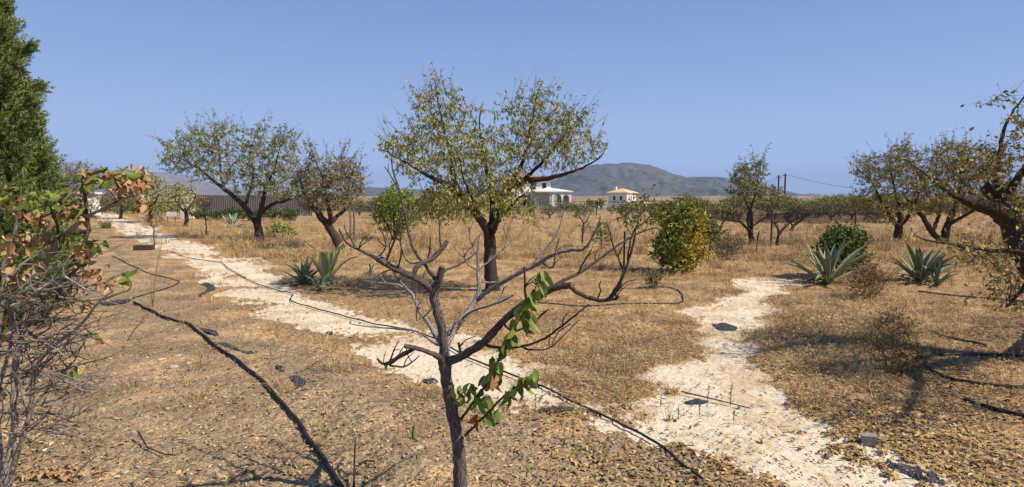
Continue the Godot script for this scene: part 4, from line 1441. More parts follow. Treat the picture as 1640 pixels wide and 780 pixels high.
func build_trees() -> void:
	# the big almond tree behind the sapling
	var d := depth(465)
	tree("almond_tree", "large gnarled almond tree with dark forked trunk and thin olive leaves", "tree", 788, d, [
		[[790, 466, 0, 0.17], [788, 450, 0, 0.145], [786, 420, 0, 0.125], [785, 392, 0, 0.125], [784, 366, 0, 0.12]],
		[[784, 368, 0, 0.10], [797, 345, 0.05, 0.095], [806, 318, 0.1, 0.09], [815, 298, 0.1, 0.085], [835, 290, 0.05, 0.07], [870, 287, 0, 0.055], [905, 279, -0.1, 0.035], [945, 263, -0.15, 0.02], [966, 246, -0.2, 0.011], [970, 232, -0.2, 0.006]],
		[[783, 370, 0, 0.09], [765, 345, -0.15, 0.085], [748, 322, -0.25, 0.075], [730, 305, -0.35, 0.065], [712, 293, -0.4, 0.055], [690, 284, -0.45, 0.04], [660, 266, -0.5, 0.024], [628, 248, -0.5, 0.012], [608, 238, -0.5, 0.006]],
		[[735, 309, -0.32, 0.05], [726, 280, -0.2, 0.042], [720, 245, -0.1, 0.034], [710, 200, 0, 0.022], [700, 155, 0.05, 0.012], [696, 120, 0.05, 0.005]],
		[[785, 372, 0.05, 0.085], [790, 340, 0.3, 0.07], [784, 300, 0.5, 0.055], [775, 250, 0.6, 0.035], [768, 205, 0.65, 0.018], [772, 170, 0.65, 0.008]],
		[[812, 302, 0.1, 0.06], [836, 262, 0.3, 0.042], [848, 215, 0.35, 0.028], [858, 165, 0.35, 0.014], [868, 130, 0.35, 0.006]],
		[[836, 290, 0.05, 0.045], [866, 262, -0.2, 0.034], [892, 232, -0.35, 0.022], [915, 203, -0.4, 0.012], [946, 175, -0.4, 0.005]],
		[[786, 385, -0.02, 0.06], [768, 352, -0.5, 0.045], [756, 318, -0.9, 0.03], [742, 285, -1.1, 0.016], [735, 250, -1.1, 0.007]],
		[[787, 380, 0, 0.05], [800, 352, -0.5, 0.04], [822, 325, -0.9, 0.025], [842, 312, -1.1, 0.012], [856, 330, -1.2, 0.006]]],
		[[705, 190, 55, 62, 0.8, 0.0, 130], [690, 250, 78, 48, 1.2, 0.0, 150], [775, 262, 75, 62, 1.5, 0.0, 190], [858, 205, 66, 66, 0.9, 0.1, 150], [900, 225, 58, 52, 0.9, -0.2, 110], [740, 318, 62, 38, 1.3, -0.2, 130], [820, 318, 42, 32, 1.2, -0.3, 60], [640, 232, 36, 24, 0.6, -0.4, 40], [950, 235, 22, 16, 0.3, -0.2, 12], [700, 330, 40, 28, 0.8, 0.2, 50], [852, 345, 16, 20, 0.3, -1.1, 20], [740, 338, 48, 20, 0.7, -0.9, 30], [806, 330, 34, 20, 0.6, -1.1, 18], [690, 335, 34, 24, 0.6, 0.4, 30]],
		{"seed": 3, "step": 0.10, "kill": 0.15, "infl": 0.9, "pal": OLIVE, "dens": 2.3, "size": 1.05, "droop": 0.9, "twigs": 0.7, "thin": 0.0085, "tip": 0.0024, "most": 3400, "bark": Color(0.11, 0.093, 0.08), "shoots": 300, "crown": 0.75, "rich": 1.9, "shoot_len": 0.85})
	# the spreading one beside the path
	d = depth(383)
	tree("almond_tree", "wide spreading almond tree with forked trunk in front of the corrugated fence", "tree", 414, d, [
		[[416, 384, 0, 0.24], [414, 372, 0, 0.19], [412, 356, 0, 0.17]],
		[[411, 357, 0, 0.14], [400, 342, 0.1, 0.13], [387, 327, 0.2, 0.12], [361, 304, 0.3, 0.095], [339, 287, 0.3, 0.07], [318, 270, 0.2, 0.045], [290, 255, 0.1, 0.025], [262, 247, 0, 0.01]],
		[[358, 301, 0.3, 0.06], [353, 275, 0.5, 0.05], [352, 248, 0.6, 0.03], [345, 210, 0.7, 0.012]],
		[[413, 356, 0, 0.14], [417, 340, -0.2, 0.12], [422, 318, -0.4, 0.10], [426, 300, -0.5, 0.07], [440, 270, -0.6, 0.04], [448, 235, -0.6, 0.015]],
		[[417, 342, -0.2, 0.09], [436, 327, -0.6, 0.08], [455, 322, -0.8, 0.065], [480, 312, -0.9, 0.035], [500, 300, -1.0, 0.012]],
		[[392, 331, 0.15, 0.07], [402, 300, 0.6, 0.06], [406, 274, 0.8, 0.05], [400, 245, 0.9, 0.03], [412, 212, 0.9, 0.012]]],
		[[300, 240, 46, 34, 1.2, 0.1, 110], [345, 222, 45, 30, 1.3, 0.4, 110], [350, 262, 66, 36, 1.6, 0.3, 150], [408, 226, 32, 32, 1.0, 0.8, 80], [405, 272, 48, 46, 1.6, 0.3, 140], [452, 234, 28, 36, 0.9, -0.5, 60], [452, 288, 46, 36, 1.4, -0.7, 120], [275, 262, 24, 20, 0.7, 0, 40], [490, 300, 22, 24, 0.8, -0.9, 36]],
		{"seed": 4, "step": 0.17, "kill": 0.27, "infl": 1.3, "pal": GREYGREEN, "dens": 5.2, "size": 1.4, "droop": 0.5, "twigs": 0.6, "thin": 0.011, "tip": 0.0038, "most": 2800, "bark": Color(0.11, 0.093, 0.08), "shoots": 130, "crown": 1.2, "shoot_len": 1.2})
	d = depth(398)
	tree("almond_tree", "leaning almond tree with pale withered leaves behind the variegated agave", "tree", 545, d, [
		[[547, 400, 0, 0.19], [537, 380, 0, 0.165], [526, 362, 0, 0.155], [512, 345, 0.05, 0.12], [496, 322, 0.1, 0.085], [484, 300, 0.1, 0.045], [478, 275, 0.1, 0.015]],
		[[527, 361, 0, 0.11], [530, 349, -0.1, 0.10], [527, 335, -0.3, 0.08], [522, 310, -0.5, 0.05], [515, 280, -0.6, 0.03], [502, 250, -0.6, 0.012], [496, 228, -0.6, 0.005]],
		[[529, 358, 0, 0.09], [540, 346, 0.2, 0.08], [551, 336, 0.4, 0.065], [556, 315, 0.5, 0.045], [560, 290, 0.5, 0.02], [568, 262, 0.5, 0.008]]],
		[[520, 300, 44, 36, 1.2, 0, 150], [540, 276, 34, 24, 0.9, 0.1, 90], [492, 290, 28, 28, 0.8, 0, 70], [562, 296, 24, 34, 0.8, 0.4, 80], [515, 325, 42, 18, 1.0, -0.1, 70], [500, 258, 14, 16, 0.4, -0.5, 16]],
		{"seed": 5, "step": 0.14, "kill": 0.2, "infl": 1.1, "pal": [Color(0.30, 0.255, 0.15), Color(0.24, 0.22, 0.10), Color(0.36, 0.30, 0.2), Color(0.19, 0.185, 0.075), Color(0.27, 0.21, 0.12)], "dens": 5.0, "size": 1.25, "droop": 0.5, "twigs": 0.7, "thin": 0.011, "tip": 0.0035, "bark": Color(0.11, 0.093, 0.08), "shoots": 110, "crown": 0.7, "shoot_len": 1.2})
	# trees along the wire fence
	d = depth(390)
	tree("almond_tree", "slender upright almond tree with yellowish leaves standing at the netted fence", "tree", 1205, d, [
		[[1206, 391, 0, 0.13], [1203, 378, 0, 0.11], [1201, 368, 0, 0.10]],
		[[1200, 369, 0, 0.07], [1192, 361, -0.2, 0.06], [1184, 355, -0.35, 0.05], [1170, 353, -0.5, 0.03], [1155, 350, -0.7, 0.012]],
		[[1200, 370, 0, 0.08], [1198, 352, 0.15, 0.07], [1199, 334, 0.2, 0.055], [1193, 318, 0.25, 0.035], [1184, 295, 0.3, 0.018], [1176, 280, 0.3, 0.008]],
		[[1203, 370, 0, 0.08], [1204, 352, -0.1, 0.07], [1203, 334, -0.15, 0.055], [1208, 315, -0.2, 0.035], [1213, 290, -0.2, 0.02], [1219, 258, -0.2, 0.007]],
		[[1205, 362, 0, 0.05], [1214, 356, 0.2, 0.045], [1224, 350, 0.35, 0.035], [1236, 338, 0.45, 0.02], [1246, 325, 0.5, 0.008]]],
		[[1198, 300, 32, 30, 0.9, 0.05, 130], [1192, 276, 20, 18, 0.5, 0.2, 40], [1215, 275, 16, 22, 0.4, -0.2, 34], [1232, 312, 22, 20, 0.7, 0.3, 60], [1247, 325, 12, 14, 0.4, 0.5, 26], [1168, 332, 20, 10, 0.6, -0.4, 30]],
		{"seed": 6, "step": 0.13, "kill": 0.2, "infl": 1.0, "pal": [Color(0.27, 0.265, 0.08), Color(0.21, 0.215, 0.06), Color(0.33, 0.30, 0.12), Color(0.16, 0.17, 0.05)], "dens": 5.0, "size": 1.25, "droop": 0.6, "twigs": 0.6, "thin": 0.01, "tip": 0.003, "shoots": 60, "crown": 0.5})
	var bare := {"seed": 7, "step": 0.13, "kill": 0.16, "infl": 1.0, "dens": 0.0, "twigs": 0.9, "thin": 0.02, "tip": 0.0055, "bark": Color(0.135, 0.11, 0.105), "twig_len": 1.5}
	tree("bare_tree", "small leafless tree with fanning grey twigs right behind an iron fence post", "tree", 1246, depth(392), [
		[[1245, 393, 0, 0.075], [1246, 382, 0, 0.065], [1250, 372, 0, 0.055], [1262, 360, 0.1, 0.035], [1278, 348, 0.2, 0.012]],
		[[1248, 375, 0, 0.045], [1243, 362, 0.2, 0.035], [1234, 350, 0.3, 0.012]]],
		[[1250, 348, 44, 12, 1.0, 0.1, 130], [1270, 340, 24, 8, 0.6, 0.2, 30]], bare)
	bare.seed = 8
	tree("bare_tree", "leafless low tree with a leaning dark stem farther behind the netted fence", "tree", 1268, depth(370), [
		[[1266, 370, 0, 0.10], [1272, 361, 0, 0.09], [1284, 352, 0.1, 0.06], [1294, 345, 0.2, 0.02]],
		[[1270, 363, 0, 0.06], [1262, 352, 0.2, 0.05], [1256, 345, 0.3, 0.02]]],
		[[1285, 342, 38, 11, 1.4, 0.2, 120]], bare)
	bare.seed = 9
	tree("bare_tree", "low dark leafless thicket tree half hidden by the yellow shrub", "tree", 1152, depth(372), [
		[[1152, 371, 0, 0.08], [1156, 360, 0, 0.06], [1163, 350, 0.1, 0.02]],
		[[1153, 366, 0, 0.05], [1146, 356, 0.2, 0.04], [1140, 348, 0.3, 0.02]]],
		[[1158, 346, 34, 9, 1.4, 0.2, 110]], bare)
	# the trees beyond the two big agaves
	d = depth(390)
	tree("almond_tree", "bushy almond tree with rusty leaves and short trunk behind the agaves", "tree", 1436, d, [
		[[1436, 391, 0, 0.19], [1438, 375, 0, 0.17], [1440, 362, 0, 0.15]],
		[[1439, 364, 0, 0.10], [1425, 345, -0.2, 0.085], [1410, 318, -0.4, 0.06], [1395, 290, -0.5, 0.03], [1372, 268, -0.5, 0.01]],
		[[1440, 362, 0, 0.10], [1440, 335, 0.3, 0.08], [1432, 300, 0.5, 0.05], [1425, 265, 0.5, 0.02], [1430, 235, 0.5, 0.008]],
		[[1440, 364, 0, 0.08], [1456, 345, -0.3, 0.07], [1470, 315, -0.5, 0.04], [1478, 280, -0.5, 0.012]]],
		[[1418, 280, 46, 40, 1.3, 0, 170], [1385, 272, 24, 20, 0.7, -0.3, 50], [1445, 252, 30, 24, 0.9, 0.2, 80], [1425, 335, 54, 26, 1.4, -0.1, 150], [1462, 290, 30, 36, 1.0, -0.2, 90], [1375, 322, 18, 20, 0.6, -0.3, 30]],
		{"seed": 11, "step": 0.15, "kill": 0.22, "infl": 1.2, "pal": RUSTY, "dens": 4.4, "size": 1.3, "droop": 0.5, "twigs": 0.6, "thin": 0.011, "tip": 0.0035, "bark": Color(0.12, 0.098, 0.083), "shoots": 90, "crown": 0.8, "shoot_len": 1.1})
	d = depth(389)
	tree("almond_tree", "twin stemmed rusty leaved almond tree standing between the second agave and the leaning trunk", "tree", 1508, d, [
		[[1512, 390, 0, 0.19], [1513, 380, 0, 0.17], [1517, 362, 0, 0.14], [1528, 335, 0.1, 0.10], [1535, 305, 0.2, 0.06], [1540, 270, 0.3, 0.03], [1545, 240, 0.3, 0.01]],
		[[1508, 387, 0, 0.12], [1494, 373, -0.1, 0.115], [1487, 362, -0.1, 0.11], [1474, 342, -0.2, 0.09], [1462, 328, -0.2, 0.06], [1448, 315, -0.2, 0.02]],
		[[1492, 372, -0.1, 0.08], [1499, 358, 0.2, 0.075], [1506, 335, 0.4, 0.055], [1502, 300, 0.5, 0.03], [1498, 265, 0.5, 0.01]],
		[[1518, 360, 0, 0.08], [1545, 345, -0.3, 0.07], [1575, 325, -0.5, 0.04], [1600, 295, -0.5, 0.015]]],
		[[1525, 258, 48, 38, 1.3, 0.2, 150], [1500, 290, 46, 36, 1.4, 0.3, 130], [1572, 275, 44, 44, 1.3, -0.2, 130], [1530, 320, 54, 26, 1.3, 0, 110], [1480, 320, 30, 22, 0.8, -0.1, 50], [1610, 300, 26, 36, 0.9, -0.4, 50]],
		{"seed": 12, "step": 0.15, "kill": 0.22, "infl": 1.2, "pal": RUSTY, "dens": 4.4, "size": 1.3, "droop": 0.5, "twigs": 0.6, "thin": 0.011, "tip": 0.0035, "bark": Color(0.12, 0.098, 0.083), "shoots": 90, "crown": 0.8, "shoot_len": 1.1})
	tree("almond_tree", "close thick dark leaning almond trunk with browning leaves over the leaf litter", "tree", 1735, 5.4, [
		[[1738, 590, 0, 0.22], [1712, 540, 0, 0.18], [1672, 455, 0.1, 0.16], [1640, 392, 0.2, 0.15], [1615, 345, 0.25, 0.135], [1596, 312, 0.3, 0.11], [1585, 300, 0.3, 0.095]],
		[[1618, 350, 0.25, 0.10], [1590, 335, 0.1, 0.09], [1560, 324, 0, 0.075], [1538, 318, -0.1, 0.038], [1510, 302, -0.2, 0.012], [1478, 276, -0.2, 0.008], [1450, 255, -0.2, 0.006]],
		[[1594, 308, 0.3, 0.03], [1597, 275, 0.35, 0.026], [1602, 235, 0.4, 0.022], [1612, 200, 0.45, 0.017], [1630, 168, 0.5, 0.012], [1655, 140, 0.5, 0.008]],
		[[1632, 166, 0.5, 0.007], [1612, 160, 0.5, 0.006], [1590, 162, 0.5, 0.005], [1570, 170, 0.5, 0.003]],
		[[1664, 440, 0.1, 0.04], [1640, 405, -0.3, 0.028], [1595, 402, -0.4, 0.022], [1545, 396, -0.5, 0.016], [1500, 388, -0.5, 0.01], [1462, 378, -0.5, 0.005]],
		[[1672, 452, 0.1, 0.04], [1660, 430, -0.4, 0.03], [1640, 460, -0.6, 0.02], [1612, 492, -0.7, 0.008]],
		[[1604, 325, 0.28, 0.05], [1632, 285, 0.2, 0.04], [1660, 240, 0.1, 0.025], [1680, 190, 0, 0.01]],
		[[1640, 400, 0.2, 0.06], [1690, 340, 0.4, 0.05], [1740, 270, 0.5, 0.02]],
		[[1690, 495, 0.05, 0.10], [1780, 400, -0.4, 0.09], [1860, 310, -0.8, 0.06], [1960, 230, -1.1, 0.03], [2030, 190, -1.2, 0.01]],
		[[1860, 310, -0.8, 0.05], [1960, 275, -1.4, 0.04], [2050, 240, -1.9, 0.025], [2120, 200, -2.1, 0.01]],
		[[1700, 515, 0, 0.08], [1800, 440, 0.5, 0.07], [1900, 350, 1.0, 0.04], [1960, 270, 1.2, 0.012]]],
		[[1555, 275, 55, 42, 0.6, 0.1, 70], [1605, 262, 40, 45, 0.6, 0.3, 60], [1520, 300, 45, 28, 0.4, -0.1, 36], [1640, 205, 34, 50, 0.4, 0.3, 40], [1612, 445, 36, 50, 0.4, -0.5, 70], [1560, 400, 60, 26, 0.35, -0.45, 50], [1640, 330, 40, 40, 0.5, 0.0, 50], [1700, 280, 60, 80, 0.8, 0.3, 90], [1600, 162, 40, 6, 0.1, 0.5, 14], [1660, 480, 30, 40, 0.4, -0.5, 40], [1930, 270, 150, 90, 0.7, -1.0, 130], [1900, 330, 120, 80, 0.8, 0.9, 80], [1800, 240, 90, 90, 0.7, -0.4, 80], [2040, 240, 190, 90, 0.5, -1.9, 120]],
		{"seed": 13, "step": 0.075, "kill": 0.10, "infl": 0.6, "pal": [Color(0.28, 0.26, 0.065), Color(0.36, 0.29, 0.09), Color(0.20, 0.19, 0.045), Color(0.42, 0.31, 0.12), Color(0.40, 0.41, 0.09), Color(0.33, 0.2, 0.09)], "dens": 0.9, "size": 0.85, "droop": 0.6, "twigs": 0.55, "thin": 0.006, "tip": 0.002, "most": 4800, "bark": Color(0.13, 0.105, 0.092), "leaf": LEAF.oval})
	# young trees in the dry grass
	var green := [Color(0.16, 0.22, 0.035), Color(0.21, 0.26, 0.05), Color(0.12, 0.17, 0.03), Color(0.27, 0.27, 0.08)]
	var young := {"seed": 21, "step": 0.12, "kill": 0.17, "infl": 0.9, "pal": green, "dens": 2.0, "size": 1.2, "droop": 0.4, "twigs": 0.5, "thin": 0.01, "tip": 0.0035, "leaf": LEAF.oval, "bark": Color(0.12, 0.095, 0.08)}
	d = depth(432)
	tree("young_tree", "young fruit tree with sparse green leaves tied to a dark stake", "tree", 1003, d, [
		[[1004, 433, 0, 0.03], [1006, 410, 0, 0.026], [1010, 385, 0, 0.022], [1020, 360, 0, 0.016], [1028, 335, 0, 0.01], [1033, 310, 0, 0.005]],
		[[1012, 380, 0, 0.014], [1000, 355, 0.1, 0.01], [990, 335, 0.15, 0.004]],
		[[1017, 366, 0, 0.014], [1038, 350, -0.1, 0.01], [1052, 335, -0.15, 0.004]]],
		[[1028, 330, 26, 22, 0.45, 0, 70], [1045, 348, 20, 22, 0.35, -0.1, 40], [1018, 358, 22, 16, 0.35, 0, 30], [996, 345, 14, 14, 0.3, 0.1, 16]], young)
	var sk := MB.new()
	var at := G(999, 431)
	sk.tube(PackedVector3Array([at + Vector3(0, -0.1, 0), at + Vector3(0.01, 0.85, 0)]), PackedFloat32Array([0.022, 0.02]), 7, Color(0.06, 0.05, 0.045))
	tag(obj("tree_stake", sk.mesh(M.bark)), "short dark stake beside the young fruit tree", "stake")
	young.seed = 22
	young.pal = [Color(0.15, 0.2, 0.035), Color(0.2, 0.24, 0.06), Color(0.26, 0.25, 0.1)]
	tree("young_tree", "small dark stemmed young tree with a few green leaves before the white garden wall", "tree", 933, depth(394), [
		[[933, 396, 0, 0.045], [933, 375, 0, 0.038], [934, 358, 0, 0.03], [927, 345, 0, 0.02], [920, 332, 0.1, 0.008]],
		[[934, 360, 0, 0.025], [942, 348, -0.1, 0.018], [948, 334, -0.1, 0.007]]],
		[[930, 340, 18, 14, 0.5, 0, 30], [945, 335, 12, 10, 0.4, 0, 20], [940, 365, 12, 8, 0.3, 0, 10]], young)
	young.seed = 23
	young.pal = [Color(0.09, 0.13, 0.03), Color(0.13, 0.17, 0.04), Color(0.17, 0.19, 0.06)]
	young.dens = 3.0
	tree("young_tree", "short leafy dark green young tree on a thin stem in dry grass", "tree", 963, depth(402), [
		[[963, 403, 0, 0.03], [963, 385, 0, 0.026], [962, 372, 0, 0.02], [960, 355, 0, 0.008]]],
		[[963, 372, 17, 15, 0.4, 0, 60], [965, 392, 9, 6, 0.2, 0, 10]], young)
	young.seed = 24
	young.dens = 2.0
	young.pal = [Color(0.30, 0.21, 0.17), Color(0.26, 0.13, 0.11), Color(0.19, 0.16, 0.07), Color(0.36, 0.2, 0.17)]
	tree("young_tree", "thin straight young tree with a reddish crown before the corrugated fence", "tree", 331, depth(377), [
		[[331, 378, 0, 0.034], [330, 360, 0, 0.03], [328, 340, 0, 0.025], [325, 322, 0, 0.015]]],
		[[324, 325, 20, 11, 0.8, 0, 80]], young)
	young.seed = 25
	young.dens = 0.25
	young.tip = 0.005
	young.bark = Color(0.20, 0.165, 0.14)
	tree("young_tree", "tiny leafless young tree with a round twiggy head standing by the dirt path", "tree", 247, depth(395), [
		[[248, 396, 0, 0.026], [247, 380, 0, 0.022], [246, 366, 0, 0.02]],
		[[246, 367, 0, 0.014], [240, 357, 0, 0.011], [233, 347, 0, 0.006]],
		[[246, 367, 0, 0.014], [252, 357, 0.1, 0.011], [259, 348, 0.1, 0.006]]],
		[[246, 350, 21, 13, 0.4, 0, 60]], young)

func build_bushes() -> void:
	var d := depth(437)
	var yel := [Color(0.22, 0.26, 0.045), Color(0.28, 0.31, 0.06), Color(0.16, 0.2, 0.035), Color(0.33, 0.3, 0.07)]
	var st := func(x: float, y: float, tx: float, ty: float, z: float, rr: float) -> Array:
		return [[x, y, 0, rr, 1], [lerpf(x, tx, 0.4), lerpf(y, ty, 0.5), z * 0.5, rr * 0.7], [tx, ty, z, rr * 0.25]]
	var o := {"seed": 31, "step": 0.09, "kill": 0.12, "infl": 0.7, "pal": yel, "dens": 4.2, "size": 1.2, "droop": 0.1, "twigs": 0.8, "thin": 0.012, "tip": 0.003, "leaf": LEAF.oval, "limb_name": "stem", "most": 3000, "bark": Color(0.14, 0.10, 0.075)}
	var grn := o.duplicate()
	two_tone = [Color(0.46, 0.36, 0.04), Color(0.50, 0.32, 0.045), Color(0.40, 0.36, 0.05), Color(0.50, 0.26, 0.045), Color(0.32, 0.31, 0.05)]
	tree("shrub", "dense yellow and orange tinged shrub at the bend of the side path", "shrub", 1094, d, [
		st.call(1092, 437, 1085, 370, 0.0, 0.03), st.call(1098, 437, 1112, 375, 0.1, 0.03), st.call(1088, 437, 1066, 375, -0.1, 0.03), st.call(1094, 438, 1098, 350, -0.3, 0.03), st.call(1104, 437, 1120, 405, -0.2, 0.02), st.call(1084, 437, 1060, 405, -0.2, 0.02)],
		[[1092, 362, 32, 34, 0.5, 0, 200], [1110, 400, 22, 32, 0.4, 0, 150], [1070, 400, 26, 30, 0.45, 0, 130], [1090, 405, 28, 30, 0.5, -0.3, 150], [1116, 350, 16, 22, 0.3, 0.1, 60], [1060, 345, 14, 16, 0.3, 0, 34], [1082, 330, 16, 12, 0.3, 0, 26]], o)
	two_tone = []
	grn.pal = [Color(0.13, 0.18, 0.035), Color(0.18, 0.22, 0.05), Color(0.10, 0.14, 0.03), Color(0.22, 0.2, 0.06)]
	grn.seed = 32
	grn.most = 900
	grn.dens = 3.0
	tree("shrub", "small green shrub growing out behind the yellow tinged shrub", "shrub", 1138, depth(420), [st.call(1134, 421, 1140, 370, 0.1, 0.02), st.call(1130, 421, 1126, 360, 0.1, 0.02)], [[1138, 372, 16, 22, 0.35, 0.1, 70], [1124, 352, 10, 18, 0.3, 0.1, 40]], grn)
	grn.pal = [Color(0.10, 0.15, 0.028), Color(0.14, 0.19, 0.04), Color(0.075, 0.11, 0.022), Color(0.19, 0.23, 0.06)]
	grn.seed = 33
	grn.most = 3000
	grn.dens = 4.0
	tree("shrub", "leafy fresh green bush growing behind the spiky agave", "shrub", 1352, depth(446), [
		st.call(1350, 447, 1345, 385, 0, 0.025), st.call(1355, 447, 1370, 390, 0.1, 0.025), st.call(1346, 447, 1325, 392, -0.05, 0.022), st.call(1358, 447, 1380, 410, 0, 0.02)],
		[[1348, 388, 36, 24, 0.45, 0, 190], [1372, 385, 20, 20, 0.35, 0.1, 80], [1362, 415, 30, 20, 0.4, 0, 110], [1322, 405, 16, 16, 0.3, 0, 50]], grn)
	grn.pal = [Color(0.19, 0.28, 0.035), Color(0.25, 0.32, 0.05), Color(0.14, 0.21, 0.03), Color(0.3, 0.33, 0.08)]
	grn.seed = 34
	grn.step = 0.15
	grn.kill = 0.2
	grn.infl = 1.1
	grn.size = 1.7
	grn.dens = 3.4
	tree("shrub", "bright green leafy tree-like bush seen behind the sapling's bare boughs", "shrub", 632, depth(383), [
		st.call(632, 384, 630, 335, 0, 0.06), st.call(634, 384, 650, 345, 0.2, 0.05), st.call(630, 384, 612, 345, -0.1, 0.05), st.call(633, 384, 640, 325, -0.2, 0.05)],
		[[635, 325, 34, 24, 1.0, 0, 170], [618, 345, 24, 20, 0.8, 0, 90], [650, 345, 24, 22, 0.8, 0, 90], [632, 366, 24, 12, 0.7, 0, 40], [630, 306, 14, 12, 0.5, 0, 24]], grn)
	grn.seed = 35
	grn.most = 700
	tree("shrub", "low bright green bush in the grass beside the spreading almond trunk", "shrub", 452, depth(381), [st.call(448, 382, 440, 362, 0, 0.03), st.call(452, 382, 455, 362, 0.1, 0.03), st.call(458, 382, 466, 366, 0, 0.03)],
		[[440, 367, 12, 9, 0.4, 0, 50], [455, 368, 14, 9, 0.4, 0, 50], [466, 374, 10, 6, 0.3, 0, 20]], grn)
	var gry := {"seed": 36, "step": 0.09, "kill": 0.12, "infl": 0.8, "pal": [Color(0.20, 0.19, 0.09), Color(0.26, 0.23, 0.13), Color(0.15, 0.15, 0.07)], "dens": 1.2, "size": 0.9, "droop": -0.3, "twigs": 1.0, "thin": 0.02, "tip": 0.003, "limb_name": "stem", "bark": Color(0.26, 0.21, 0.15), "most": 1500, "twig_len": 1.4}
	tree("wispy_shrub", "wispy grey half dry broom-like shrub next to the yellow tinged shrub", "shrub", 1164, depth(416), [st.call(1160, 417, 1150, 385, 0, 0.012), st.call(1164, 417, 1166, 378, 0.1, 0.012), st.call(1168, 417, 1182, 388, 0, 0.012), st.call(1162, 417, 1140, 398, 0, 0.012)],
		[[1164, 395, 32, 20, 0.6, 0, 220]], gry)
	gry.seed = 37
	gry.pal = [Color(0.33, 0.21, 0.09), Color(0.40, 0.28, 0.12), Color(0.25, 0.15, 0.07)]
	gry.bark = Color(0.30, 0.19, 0.10)
	gry.step = 0.06
	gry.kill = 0.08
	gry.infl = 0.5
	gry.size = 0.5
	tree("wispy_shrub", "brown dried-out weed clump between the two big agaves", "shrub", 1394, depth(478), [st.call(1390, 479, 1380, 440, 0, 0.006), st.call(1394, 479, 1398, 430, 0, 0.006), st.call(1400, 479, 1412, 445, 0, 0.006), st.call(1385, 479, 1368, 450, 0, 0.006)],
		[[1392, 450, 34, 28, 0.35, 0, 230]], gry)
	gry.seed = 38
	gry.pal = [Color(0.28, 0.21, 0.08), Color(0.22, 0.19, 0.07), Color(0.33, 0.2, 0.08), Color(0.16, 0.18, 0.06)]
	tree("wispy_shrub", "tall straggly brown weed rising out of the fallen leaves", "shrub", 1430, depth(600), [st.call(1425, 601, 1400, 530, 0, 0.005), st.call(1430, 601, 1430, 505, 0, 0.005), st.call(1436, 601, 1452, 530, 0.1, 0.005), st.call(1440, 601, 1470, 550, 0, 0.005), st.call(1420, 601, 1385, 560, 0, 0.004)],
		[[1425, 540, 44, 44, 0.28, 0, 240], [1450, 580, 40, 24, 0.25, 0, 80]], {"seed": 38, "step": 0.045, "kill": 0.06, "infl": 0.4, "pal": gry.pal, "dens": 0.8, "size": 0.42, "droop": 0.0, "twigs": 0.8, "thin": 0.02, "tip": 0.0016, "limb_name": "stem", "bark": Color(0.28, 0.19, 0.10), "most": 1800, "twig_len": 0.6})
	grn.seed = 39
	grn.step = 0.05
	grn.kill = 0.07
	grn.infl = 0.4
	grn.size = 0.6
	grn.tip = 0.002
	grn.most = 500
	grn.pal = [Color(0.13, 0.16, 0.05), Color(0.18, 0.2, 0.07)]
	tree("weed_plant", "small upright green weed in front of the yellow tinged shrub", "weed", 1047, depth(464), [st.call(1045, 465, 1042, 442, 0, 0.006), st.call(1048, 465, 1052, 436, 0, 0.006)], [[1047, 450, 12, 14, 0.15, 0, 70]], grn)
	# background trees by the fence at the end of the path
	var bk := {"seed": 51, "step": 0.24, "kill": 0.36, "infl": 1.8, "pal": [Color(0.17, 0.18, 0.085), Color(0.22, 0.22, 0.12), Color(0.13, 0.14, 0.06), Color(0.26, 0.23, 0.11)], "dens": 2.6, "size": 2.1, "droop": 0.2, "twigs": 0.7, "thin": 0.02, "tip": 0.009, "most": 1500}
	var spots := [
		["olive_tree", "pale grey green olive tree beyond the cypress", 128, 346, [[128, 292, 40, 36, 2.4, 0, 260], [105, 308, 26, 26, 1.8, 0, 90], [140, 325, 36, 18, 2.0, 0, 90]], 0],
		["olive_tree", "rounded olive coloured tree at the far end of the dirt path", 192, 350, [[196, 298, 38, 30, 2.2, 0, 240], [190, 325, 34, 16, 1.8, 0, 90]], 1],
		["olive_tree", "ragged half bare tree beside the small white notice board", 238, 356, [[240, 306, 32, 32, 1.8, 0, 220], [228, 280, 14, 14, 0.9, 0, 40], [250, 332, 30, 16, 1.6, 0, 90]], 2],
		["olive_tree", "dark stemmed olive tree partly hiding the white gate pillar", 296, 362, [[285, 312, 32, 20, 1.8, 0, 170], [305, 325, 24, 16, 1.4, 0, 70]], 2],
		["olive_tree", "rounded dark olive tree rising behind the corrugated fence", 455, 343, [[455, 318, 36, 20, 2.4, 0, 200]], 2],
		["olive_tree", "low olive tree beyond the bright green bush", 690, 345, [[690, 322, 36, 18, 2.2, 0, 180]], 2]]
	for k in spots.size():
		var s = spots[k]
		bk.seed = 51 + k
		if s[5] == 2:
			bk.pal = OLIVE
		tree(s[0], s[1], "tree", s[2], depth(s[3]), [
			[[s[2], s[3], 0, 0.16], [s[2] + 3, s[3] - 14, 0, 0.13], [s[2], s[3] - 26, 0, 0.1]],
			[[s[2], s[3] - 22, 0, 0.08], [s[2] - 12, s[3] - 38, 0.3, 0.06], [s[2] - 20, s[3] - 55, 0.5, 0.02]],
			[[s[2], s[3] - 22, 0, 0.08], [s[2] + 12, s[3] - 36, -0.3, 0.06], [s[2] + 18, s[3] - 52, -0.5, 0.02]]], s[4], bk)
	# garden greenery along the corrugated fence
	var hd := {"seed": 61, "step": 0.2, "kill": 0.28, "infl": 1.4, "pal": [Color(0.06, 0.105, 0.03), Color(0.085, 0.13, 0.035), Color(0.045, 0.08, 0.025), Color(0.13, 0.16, 0.06)], "dens": 4.0, "size": 2.4, "droop": 0.0, "twigs": 0.8, "thin": 0.03, "tip": 0.006, "leaf": LEAF.oval, "limb_name": "stem", "most": 900}
